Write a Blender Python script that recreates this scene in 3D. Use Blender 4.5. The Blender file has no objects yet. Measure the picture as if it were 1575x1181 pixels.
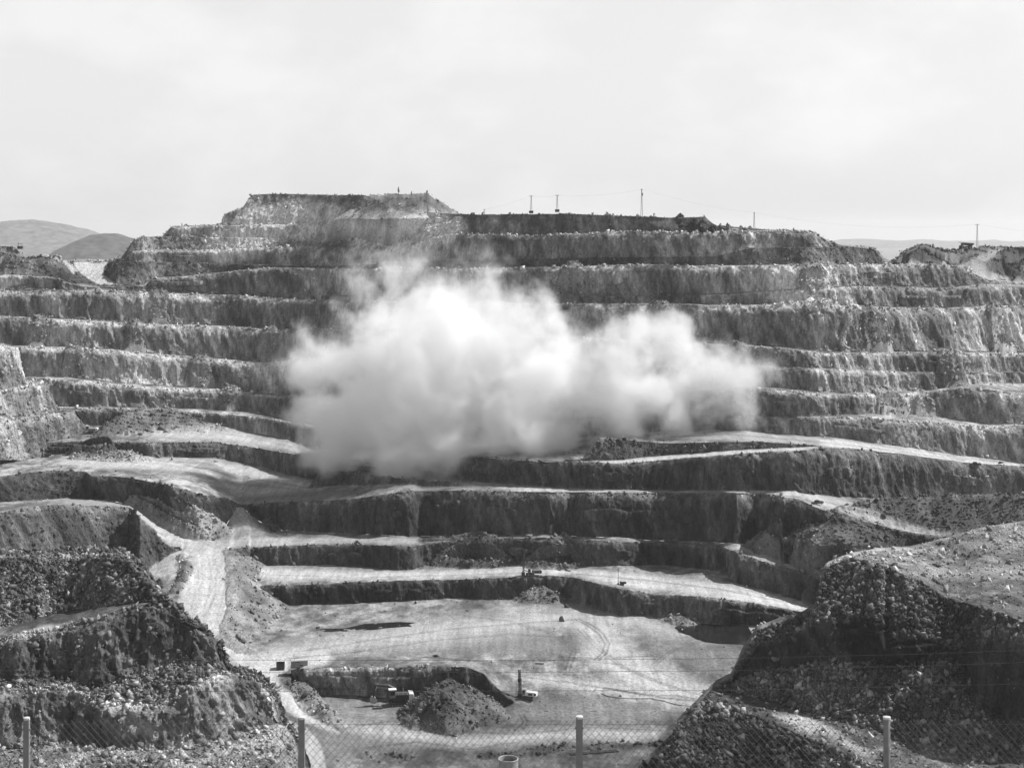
import bpy, bmesh, math, random
import numpy as np
from mathutils import Vector, Matrix
R = math.radians
rng = np.random.default_rng(7)
random.seed(7)
SC = bpy.context.scene
C = SC.collection

# ------------------------------------------------------------------ camera, sky, sun, exposure
W0, H0, F, VH, UC = 1575.0, 1181.0, 2400.0, 350.0, 787.5
cam = bpy.data.cameras.new('camera'); camo = bpy.data.objects.new('camera', cam); C.objects.link(camo)
camo.location = (0, 0, 0); camo.rotation_euler = (R(90), 0, 0)
cam.sensor_width = 36; cam.sensor_fit = 'HORIZONTAL'; cam.lens = F/W0*36
cam.shift_y = -(H0/2-VH)/W0
cam.clip_start = 0.5; cam.clip_end = 60000
SC.camera = camo

SUN_AZ, SUN_EL = 72.0, 47.0            # azimuth from the view direction towards the right
world = bpy.data.worlds.new('World'); SC.world = world; world.use_nodes = True
wn, wl = world.node_tree.nodes, world.node_tree.links
bg = wn['Background']
sky = wn.new('ShaderNodeTexSky'); sky.sky_type = 'NISHITA'; sky.sun_disc = False
sky.sun_elevation = R(SUN_EL); sky.sun_rotation = R(SUN_AZ); sky.altitude = 300; sky.air_density = 1.2; sky.dust_density = 2.5
bw = wn.new('ShaderNodeRGBToBW'); wl.new(sky.outputs[0], bw.inputs[0])
tc = wn.new('ShaderNodeTexCoord')
sx = wn.new('ShaderNodeSeparateXYZ'); cx = wn.new('ShaderNodeCombineXYZ'); mxz = wn.new('ShaderNodeMath'); mxz.operation = 'MAXIMUM'; mxz.inputs[1].default_value = .012
wl.new(tc.outputs['Generated'], sx.inputs[0]); wl.new(sx.outputs[0], cx.inputs[0]); wl.new(sx.outputs[1], cx.inputs[1]); wl.new(sx.outputs[2], mxz.inputs[0]); wl.new(mxz.outputs[0], cx.inputs[2])
wl.new(cx.outputs[0], sky.inputs[0])
mp = wn.new('ShaderNodeMapping'); mp.inputs['Scale'].default_value = (3.4, 3.4, 6.5); wl.new(tc.outputs['Generated'], mp.inputs[0])
nz = wn.new('ShaderNodeTexNoise'); nz.inputs['Scale'].default_value = 2.3; nz.inputs['Detail'].default_value = 7; nz.inputs['Roughness'].default_value = .55
wl.new(mp.outputs[0], nz.inputs['Vector'])
rp = wn.new('ShaderNodeMapRange'); rp.inputs[1].default_value = .44; rp.inputs[2].default_value = .62
wl.new(nz.outputs[0], rp.inputs[0])
# thin high cloud over a pale sky: the cloud is a little brighter than the clear air behind it
mixc = wn.new('ShaderNodeMix'); mixc.data_type = 'FLOAT'
mul1 = wn.new('ShaderNodeMath'); mul1.operation = 'MULTIPLY_ADD'; mul1.inputs[1].default_value = 0.28; mul1.inputs[2].default_value = 4.75
wl.new(bw.outputs[0], mul1.inputs[0])
mul2 = wn.new('ShaderNodeMath'); mul2.operation = 'MULTIPLY_ADD'; mul2.inputs[1].default_value = 0.28; mul2.inputs[2].default_value = 5.3
wl.new(bw.outputs[0], mul2.inputs[0])
wl.new(rp.outputs[0], mixc.inputs[0]); wl.new(mul1.outputs[0], mixc.inputs[2]); wl.new(mul2.outputs[0], mixc.inputs[3])
# the veil of cloud is brightest low down and thins out overhead
el = wn.new('ShaderNodeMapRange'); el.interpolation_type = 'SMOOTHSTEP'; el.inputs[1].default_value = .16; el.inputs[2].default_value = .6; el.inputs[3].default_value = 1.0; el.inputs[4].default_value = .30
wl.new(sx.outputs[2], el.inputs[0])
fin = wn.new('ShaderNodeMath'); fin.operation = 'MULTIPLY'; wl.new(mixc.outputs[0], fin.inputs[0]); wl.new(el.outputs[0], fin.inputs[1])
wl.new(fin.outputs[0], bg.inputs[0]); bg.inputs[1].default_value = 0.10

sun = bpy.data.lights.new('sun', 'SUN'); suno = bpy.data.objects.new('sun', sun); C.objects.link(suno)
sun.energy = 4.5; sun.angle = R(0.6); sun.color = (1, 1, 1)
sd = Vector((math.cos(R(SUN_EL))*math.sin(R(SUN_AZ)), math.cos(R(SUN_EL))*math.cos(R(SUN_AZ)), math.sin(R(SUN_EL))))
suno.rotation_euler = sd.to_track_quat('Z', 'Y').to_euler(); suno.location = sd*900
SC.view_settings.view_transform = 'Standard'; SC.view_settings.look = 'None'
SC.view_settings.exposure = 0.50; SC.view_settings.gamma = 1.0
SC.cycles.use_denoising = True
try: SC.cycles.denoiser = 'OPENIMAGEDENOISE'
except Exception: pass
SC.cycles.use_adaptive_sampling = True; SC.cycles.adaptive_threshold = 0.015
SC.cycles.max_bounces = 22; SC.cycles.volume_bounces = 20; SC.cycles.diffuse_bounces = 2; SC.cycles.glossy_bounces = 2
SC.cycles.transparent_max_bounces = 12
SC.cycles.volume_step_rate = 2.0; SC.cycles.volume_max_steps = 256

# ------------------------------------------------------------------ helpers
def tag(o, label=None, cat=None, group=None, kind=None):
    if label: o['label'] = label
    if cat: o['category'] = cat
    if group: o['group'] = group
    if kind: o['kind'] = kind
    return o

def P(u, v, z=None, y=None):
    """world point seen at photo pixel (u, v), at height z or at distance y"""
    k = (v-VH)/F
    if y is None: y = -z/k
    if z is None: z = -k*y
    return Vector(((u-UC)/F*y, y, z))

def h3(ix, iy, iz, s):
    n = (ix.astype(np.int64)*374761393 + iy.astype(np.int64)*668265263 + iz.astype(np.int64)*2147483647 + s*1274126177) & 0xffffffff
    n = ((n ^ (n >> 13))*1274126177) & 0xffffffff
    n = ((n ^ (n >> 16))*2246822519) & 0xffffffff
    return ((n ^ (n >> 15)) & 0xffffff)/float(0xffffff)
def vnoise(x, y, z, s=0):
    fx, fy, fz = np.floor(x), np.floor(y), np.floor(z)
    ix, iy, iz = fx.astype(np.int64), fy.astype(np.int64), fz.astype(np.int64)
    tx, ty, tz = x-fx, y-fy, z-fz
    tx = tx*tx*(3-2*tx); ty = ty*ty*(3-2*ty); tz = tz*tz*(3-2*tz)
    r = 0
    for a in (0, 1):
        wx = tx if a else 1-tx
        for b in (0, 1):
            wy = ty if b else 1-ty
            for c in (0, 1):
                wz = tz if c else 1-tz
                r = r + wx*wy*wz*h3(ix+a, iy+b, iz+c, s)
    return r*2-1
def fbm(x, y, z, o=4, s=0, g=.5):
    r = 0; a = 1; t = 0
    for i in range(o):
        r = r + a*vnoise(x*2**i, y*2**i, z*2**i, s+i*17); t += a; a *= g
    return r/t
def ridged(x, y, z, o=4, s=0, g=.55):
    r = 0; a = 1; t = 0
    for i in range(o):
        n = 1-np.abs(vnoise(x*2**i, y*2**i, z*2**i, s+i*31))
        r = r + a*n*n; t += a; a *= g
    return r/t
def sstep(a, b, x):
    t = np.clip((x-a)/(b-a), 0, 1); return t*t*(3-2*t)

def mesh_from(name, verts, faces, mat=None, smooth=False, parent=None, tri=False):
    me = bpy.data.meshes.new(name)
    verts = np.asarray(verts, dtype=np.float32); faces = np.asarray(faces, dtype=np.int32)
    n = faces.shape[1]
    me.vertices.add(len(verts)); me.vertices.foreach_set('co', verts.ravel())
    me.loops.add(faces.size); me.loops.foreach_set('vertex_index', faces.ravel())
    me.polygons.add(len(faces)); me.polygons.foreach_set('loop_start', np.arange(0, faces.size, n, dtype=np.int32))
    if smooth: me.polygons.foreach_set('use_smooth', np.ones(len(faces), dtype=bool))
    me.update(calc_edges=True)
    if mat: me.materials.append(mat)
    o = bpy.data.objects.new(name, me); C.objects.link(o)
    if parent: o.parent = parent
    return o
def set_attr(o, name, arr):
    at = o.data.attributes.new(name, 'FLOAT', 'POINT'); at.data.foreach_set('value', np.asarray(arr, dtype=np.float32))

# ------------------------------------------------------------------ materials
def mat_plain(name, g, rough=.8, noise=0.25, scale=2.0, metal=0.0, bump=0):
    m = bpy.data.materials.new(name); m.use_nodes = True
    n, l = m.node_tree.nodes, m.node_tree.links
    b = n['Principled BSDF']; b.inputs['Roughness'].default_value = rough; b.inputs['Metallic'].default_value = metal
    t = n.new('ShaderNodeTexCoord'); z = n.new('ShaderNodeTexNoise'); z.inputs['Scale'].default_value = scale; z.inputs['Detail'].default_value = 5
    l.new(t.outputs['Object'], z.inputs['Vector'])
    r = n.new('ShaderNodeMapRange'); r.inputs[1].default_value = .3; r.inputs[2].default_value = .7
    r.inputs[3].default_value = g*(1-noise); r.inputs[4].default_value = g*(1+noise)
    l.new(z.outputs[0], r.inputs[0]); l.new(r.outputs[0], b.inputs['Base Color'])
    if bump:
        bp = n.new('ShaderNodeBump'); bp.inputs['Strength'].default_value = bump; l.new(z.outputs[0], bp.inputs['Height']); l.new(bp.outputs[0], b.inputs['Normal'])
    return m

def mat_terrain(name):
    m = bpy.data.materials.new(name); m.use_nodes = True
    n, l = m.node_tree.nodes, m.node_tree.links
    b = n['Principled BSDF']; b.inputs['Roughness'].default_value = .95; b.inputs['Specular IOR Level'].default_value = .15
    def M(op, a, b_=None, c=None):
        q = n.new('ShaderNodeMath'); q.operation = op
        for i, v in enumerate((a, b_, c)):
            if v is None: continue
            if isinstance(v, (int, float)): q.inputs[i].default_value = v
            else: l.new(v, q.inputs[i])
        return q.outputs[0]
    al = n.new('ShaderNodeAttribute'); al.attribute_name = 'alb'
    fc = n.new('ShaderNodeAttribute'); fc.attribute_name = 'face'
    tc = n.new('ShaderNodeTexCoord')
    # fine crumbly grain
    n1 = n.new('ShaderNodeTexNoise'); n1.inputs['Scale'].default_value = .9; n1.inputs['Detail'].default_value = 4; n1.inputs['Roughness'].default_value = .7
    l.new(tc.outputs['Object'], n1.inputs['Vector'])
    # broken vertical joints on the cut faces
    mp = n.new('ShaderNodeMapping'); mp.inputs['Scale'].default_value = (1, 1, .22); mp.inputs['Rotation'].default_value = (0, R(14), 0)
    l.new(tc.outputs['Object'], mp.inputs[0])
    n2 = n.new('ShaderNodeTexNoise'); n2.inputs['Scale'].default_value = .55; n2.inputs['Detail'].default_value = 5; n2.inputs['Roughness'].default_value = .72
    l.new(mp.outputs[0], n2.inputs['Vector'])
    fine = M('MULTIPLY_ADD', n1.outputs[0], 1.8, .1)
    st = M('MAXIMUM', M('MULTIPLY_ADD', n2.outputs[0], 3.6, -.8), .3)
    mx = n.new('ShaderNodeMix'); mx.data_type = 'FLOAT'
    l.new(fc.outputs['Fac'], mx.inputs[0]); l.new(fine, mx.inputs[2]); l.new(M('MULTIPLY', M('MULTIPLY_ADD', n1.outputs[0], 1.5, .25), st), mx.inputs[3])
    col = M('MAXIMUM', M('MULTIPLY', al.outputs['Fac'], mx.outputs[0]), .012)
    l.new(col, b.inputs['Base Color'])
    h = M('ADD', M('MULTIPLY', n1.outputs[0], .55), M('MULTIPLY', M('MULTIPLY', n2.outputs[0], fc.outputs['Fac']), 2.6))
    bp = n.new('ShaderNodeBump'); bp.inputs['Strength'].default_value = .8; bp.inputs['Distance'].default_value = 1.0
    l.new(h, bp.inputs['Height']); l.new(bp.outputs[0], b.inputs['Normal'])
    return m
MT = mat_terrain('broken_rock_and_dust')
MROCK = None

# ------------------------------------------------------------------ terrain engine
# each line is traced near -> far and becomes a 3-D break line; between lines the ground is straight in section
# ops: Z (u,v,z)  F (u,v[,cot]) cut face rising from the last line  L (u,v) level ground to v  W (u,width[,dz]) level ground
def interp(pts, us, j, default=None):
    xs = [p[0] for p in pts]
    ys = []
    last = default
    for p in pts:
        if len(p) > j: last = p[j]
        ys.append(last)
    return np.interp(us, xs, ys)

def build_profile(us, lines):
    n = len(us)
    Y, Z, info = [], [], []
    yp = np.full(n, 1.0); zp = np.zeros(n)
    for ln in lines:
        y = yp.copy(); z = zp.copy(); act = np.zeros(n, bool)
        for pc in ln['pieces']:
            op, pts = pc[0], pc[1]
            lo, hi = (pts[0][0], pts[-1][0])
            m = (us >= lo-1e-6) & (us <= hi+1e-6) & ~act
            if not m.any(): continue
            uu = us[m]
            if op == 'Z':
                v = interp(pts, uu, 1); zz = interp(pts, uu, 2)
                yy = -zz*F/(v-VH)
                if len(Y): yy = np.maximum(yy, yp[m]+.02)
            elif op == 'F':
                v = interp(pts, uu, 1); c = interp(pts, uu, 2, ln.get('c', .36)); k = (v-VH)/F
                zz = -k*(yp[m]-c*zp[m])/(1+k*c)
                zz = np.maximum(zz, zp[m]+.01); yy = yp[m]+c*(zz-zp[m])
            elif op == 'L':
                v = interp(pts, uu, 1); zz = zp[m].copy(); yy = np.maximum(-zz*F/(v-VH), yp[m]+.02)
            elif op == 'W':
                w = interp(pts, uu, 1); dz = interp(pts, uu, 2, 0.0)
                zz = zp[m]+dz; yy = yp[m]+np.maximum(w, .02)
            y[m] = yy; z[m] = zz; act |= m
        if ln.get('sm'):                       # one sweep of wall: even out its distance, keep its outline
            sg = ln['sm']; kk = np.arange(-3*sg, 3*sg+1); g = np.exp(-.5*(kk/sg)**2); g /= g.sum()
            vv = VH-F*z/y
            y = np.convolve(np.pad(y, 3*sg, mode='edge'), g, 'valid')
            y = np.maximum(y, yp+1.0); z = -(vv-VH)*y/F
        Y.append(y); Z.append(z); info.append(dict(ln, act=act)); yp, zp = y, z
    return np.array(Y), np.array(Z), info

def ln(typ, *pieces, **kw):
    d = dict(typ=typ, pieces=pieces); d.update(kw); return d

def build_grid(us, lines, vstep=1.35, maxrows=260):
    Y, Z, info = build_profile(us, lines)
    V = VH - F*Z/Y
    ys, zs, seg, tt = [Y[0]], [Z[0]], [np.zeros(1, int)], [np.zeros(1)]
    for i in range(1, len(lines)):
        dv = np.abs(V[i]-V[i-1]); length = dv[(us > -40) & (us < 1615)].max() if ((us > -40) & (us < 1615)).any() else dv.max()
        nr = int(np.clip(math.ceil(length/vstep), 1, lines[i].get('rows', maxrows)))
        if lines[i].get('fix'): nr = lines[i]['fix']
        for k in range(1, nr+1):
            t = k/nr
            iy = (1-t)/Y[i-1] + t/Y[i]
            y = 1/iy; q = (1-t)*Z[i-1]/Y[i-1] + t*Z[i]/Y[i]
            if lines[i]['typ'] == 'face':       # crests are rounded and ravelled, the cut below them is steep
                y = y-np.clip((Z[i]-Z[i-1])*.17, 0, 3.4)*t**3*(1-t)*9.48*np.clip(.85+.9*fbm(us*.017, us*0+i*5.1, us*0, 2, 220), .25, 1.25)
            ys.append(y); zs.append(q*y); seg.append(np.array([i])); tt.append(np.array([t]))
    y = np.array(ys); z = np.array(zs); seg = np.concatenate(seg); tt = np.concatenate(tt)
    x = (us[None, :]-UC)/F*y
    return x, y, z, seg, tt, V

def poly_mask(u, v, poly, feather=0):
    """point-in-polygon for arrays, soft edge optional through distance to edges"""
    inside = np.zeros(u.shape, bool); n = len(poly)
    d = np.full(u.shape, 1e9)
    for i in range(n):
        x1, y1 = poly[i]; x2, y2 = poly[(i+1) % n]
        if y1 != y2:
            c = ((y1 > v) != (y2 > v)) & (u < (x2-x1)*(v-y1)/(y2-y1)+x1)
            inside ^= c
        if feather:
            L = (x2-x1)**2+(y2-y1)**2+1e-9
            t = np.clip(((u-x1)*(x2-x1)+(v-y1)*(y2-y1))/L, 0, 1)
            d = np.minimum(d, np.hypot(u-(x1+t*(x2-x1)), v-(y1+t*(y2-y1))))
    if not feather: return inside.astype(float)
    return np.where(inside, np.clip(.5+d/feather/2, 0, 1), np.clip(.5-d/feather/2, 0, 1))

def ridge_height(x, y, pts, slope, rad=1e9):
    """height field of a heap with crest polyline pts [(x,y,z)] falling away at the angle of repose"""
    best = np.full(x.shape, -1e9); dmin = np.full(x.shape, 1e9)
    for i in range(max(1, len(pts)-1)):
        a = pts[i]; b = pts[min(i+1, len(pts)-1)]
        dx, dy = b[0]-a[0], b[1]-a[1]; L = dx*dx+dy*dy
        t = np.clip(((x-a[0])*dx+(y-a[1])*dy)/L, 0, 1) if L > 1e-6 else 0*x
        d = np.hypot(x-(a[0]+t*dx), y-(a[1]+t*dy))
        dmin = np.minimum(dmin, d)
        best = np.maximum(best, a[2]+t*(b[2]-a[2])-slope*(np.sqrt(d*d+1.5)-1.2))
    return best-3.0*np.maximum(0, dmin-rad)

FACE_N = dict(face=1.0, rub=.55, flat=0.0, slope=.6)
ROCKS = []      # (position arrays, weight arrays) for the rubble scatter

def make_layer(name, us, lines, heaps=(), paint=None, rough=1.0, vstep=1.35, extra=None, split=None):
    x, y, z, seg, tt, V = build_grid(us, lines, vstep)
    nr, nc = y.shape
    # surface class per vertex: blend at the segment ends
    wf = np.zeros((nr, nc)); rb = np.zeros((nr, nc)); al = np.zeros((nr, nc))
    Yp_, Zp_, _i = build_profile(us, lines)
    wid = np.diff(Yp_, axis=0, prepend=Yp_[:1])            # plan width of the ground that ends at each line
    kinds = np.array([l['typ'] == 'flat' for l in lines])
    for r in range(nr):
        L = lines[max(seg[r], 1)]; si = max(int(seg[r]), 1)
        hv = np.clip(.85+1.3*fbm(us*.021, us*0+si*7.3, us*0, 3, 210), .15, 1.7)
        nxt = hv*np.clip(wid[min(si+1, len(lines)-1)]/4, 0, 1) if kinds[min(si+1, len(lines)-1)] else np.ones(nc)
        prv = np.clip(wid[si-1]/4, 0, 1) if kinds[si-1] else np.ones(nc)
        wf[r] = FACE_N[L['typ']]
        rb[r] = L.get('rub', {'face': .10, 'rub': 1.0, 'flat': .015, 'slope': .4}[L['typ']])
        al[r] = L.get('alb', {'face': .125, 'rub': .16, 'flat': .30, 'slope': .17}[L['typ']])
        for pc in L['pieces']:
            if len(pc) > 2:
                m = (us >= pc[1][0][0]) & (us <= pc[1][-1][0]); al[r, m] = pc[2]; rb[r, m] = pc[3]; wf[r, m] = pc[4]
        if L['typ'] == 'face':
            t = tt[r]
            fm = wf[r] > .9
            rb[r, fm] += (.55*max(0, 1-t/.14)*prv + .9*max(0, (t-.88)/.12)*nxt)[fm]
            al[r, fm] *= (1+(-.14+.95*max(0, (t-.82)/.18))*nxt+.25*max(0, 1-t/.08)*prv)[fm]  # sunlit crest highlight painted into the albedo, face below it darkened
    for r in range(nr):                                     # a bench that has pinched out is just more rock face
        si = max(int(seg[r]), 1)
        if kinds[si] and si > 1 and lines[si-1]['typ'] != 'flat':
            pin = (wid[si] < 1.0) & (wf[r] < .2); al[r, pin] = lines[si-1].get('alb', .12); wf[r, pin] = FACE_N[lines[si-1]['typ']]
    # heaps
    hm = np.zeros((nr, nc))
    for hp in heaps:
        pts = hp['pts']
        if hp.get('auto'):
            uu0, vv0 = UC+F*x/y, VH-F*z/y; q = []
            for (pu, pv, pf, pd) in pts:
                d = (uu0-pu)**2+(vv0-pf)**2
                cand = y[d < max(9.0, d.min()*2)]
                yy0 = cand.min()+pd; q.append(((pu-UC)/F*yy0, yy0, -(pv-VH)*yy0/F))
            pts = q
        mx, my = min(p[0] for p in pts)-60, min(p[1] for p in pts)-60
        Mx, My = max(p[0] for p in pts)+60, max(p[1] for p in pts)+60
        sel = (x > mx) & (x < Mx) & (y > my) & (y < My)
        if not sel.any(): continue
        xs, ys = x[sel], y[sel]
        hz = ridge_height(xs, ys, pts, hp.get('slope', .72), hp.get('rad', 22))
        hz = hz + hp.get('amp', .8)*fbm(xs*.16, ys*.16, xs*0, 4, 5)
        rs = hz-z[sel]; hl = hp.get('h', 6.0)      # a heap that reaches a bench edge spills over it and dies out
        rs = np.where(rs > hl, np.maximum(0, hl-(rs-hl)*.8), rs); hz = z[sel]+rs
        up = rs > 0
        zz = z[sel]; zz[up] = hz[up]; z[sel] = zz
        a = wf[sel]; a[up] = hp.get('face', .15); wf[sel] = a
        a = rb[sel]; a[up] = hp.get('rub', 1.0); rb[sel] = a
        a = al[sel]; a[up] = hp.get('alb', .19); al[sel] = a
        a = hm[sel]; a[up] = 1; hm[sel] = a
    if extra: z, wf, rb, al = extra(x, y, z, wf, rb, al, us)
    # normals of the smooth grid
    def grads(q):
        return np.gradient(q, axis=0), np.gradient(q, axis=1)
    (xr, xc), (yr, yc), (zr, zc) = grads(x), grads(y), grads(z)
    nx = yc*zr-zc*yr; ny = zc*xr-xc*zr; nz_ = xc*yr-yc*xr
    s = np.sign(nz_); s[s == 0] = 1
    ln_ = np.sqrt(nx*nx+ny*ny+nz_*nz_)+1e-9
    nx, ny, nz_ = nx/ln_*s, ny/ln_*s, nz_/ln_*s
    # rough cut rock: buttresses and gullies that run down the face, crumbled edges
    B = ridged(x*.07, y*.07, z*.025, 3, 3)-.62
    Cn = ridged(x*.22+z*.05, y*.22, z*.055, 4, 9)-.62
    D = fbm(x*.6, y*.6, z*.35, 3, 21)
    big = rough*(2.6*B + 1.9*Cn + .8*D)
    small = .25*fbm(x*.25, y*.25, z*.25, 3, 40) + .12*D
    rubd = .9*ridged(x*.35, y*.35, z*.35, 3, 60)-.45 + .35*D
    amp = wf*big + (1-wf)*small + np.clip(rb-.15, 0, 1)*rubd*.9*min(rough, 1.4)
    dispx, dispy, dispz = nx*amp, ny*amp, nz_*amp*(1-.65*np.clip(wf*1.5, 0, 1))
    X, Yy, Zz = x+dispx, y+dispy, z+dispz
    # albedo variation that belongs to the rock
    patch = fbm(x*.018, y*.018, z*.03, 3, 71)
    streak = fbm(x*.30+z*.12, y*.30, z*.045, 4, 81)
    streak2 = fbm(x*.09+z*.04, y*.09, z*.012, 3, 91)
    mult_face = np.clip(np.exp(1.0*patch+1.15*streak+.9*streak2), .35, 2.8)
    flatv = fbm(x*.028, y*.02, z*0, 6, 101, .68)
    mult_flat = .62*np.clip(np.exp(1.5*flatv+1.3*fbm(x*.22, y*.14, z*0, 4, 111, .75)), .3, 2.3)
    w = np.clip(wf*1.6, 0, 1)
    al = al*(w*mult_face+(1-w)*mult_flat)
    uu = UC+F*x/y; vv = VH-F*z/y
    if paint: al, rb = paint(uu, vv, x, y, z, al, rb, wf)
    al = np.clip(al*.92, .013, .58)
    verts = np.stack([X, Yy, Zz], -1).reshape(-1, 3)
    idx = np.arange(nr*nc).reshape(nr, nc)
    fa = np.stack([idx[:-1, :-1], idx[:-1, 1:], idx[1:, 1:], idx[1:, :-1]], -1)
    # drop collapsed faces
    dy = (np.abs(y[1:]-y[:-1])+np.abs(z[1:]-z[:-1])); keep = (dy[:, :-1]+dy[:, 1:]) > 1e-5
    fa_keep = fa[keep]
    obs = []
    def emit(nm, fs, lab=None, kind='structure'):
        used = np.unique(fs); mp = np.full(nr*nc, -1, np.int64); mp[used] = np.arange(len(used))
        o = mesh_from(nm, verts[used], mp[fs], MT, smooth=True)
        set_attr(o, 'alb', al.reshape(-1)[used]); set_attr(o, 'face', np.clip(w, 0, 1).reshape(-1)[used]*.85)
        tag(o, kind=kind); obs.append(o)
    if split:
        cls = split(.25*(uu[:-1, :-1]+uu[1:, 1:]+uu[:-1, 1:]+uu[1:, :-1]), .25*(vv[:-1, :-1]+vv[1:, 1:]+vv[:-1, 1:]+vv[1:, :-1]))
        ck = cls[keep]
        for c, nm in enumerate([name]+split.names):
            if (ck == c).any(): emit(nm, fa_keep[ck == c])
    else: emit(name, fa_keep)
    G = dict(x=X, y=Yy, z=Zz, nx=nx, ny=ny, nz=nz_, rb=rb, al=al, u=UC+F*X/Yy, v=VH-F*Zz/Yy, cell=np.abs(np.gradient(x, axis=1))*np.hypot(np.gradient(y, axis=0), np.gradient(z, axis=0)))
    return G, obs
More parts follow.
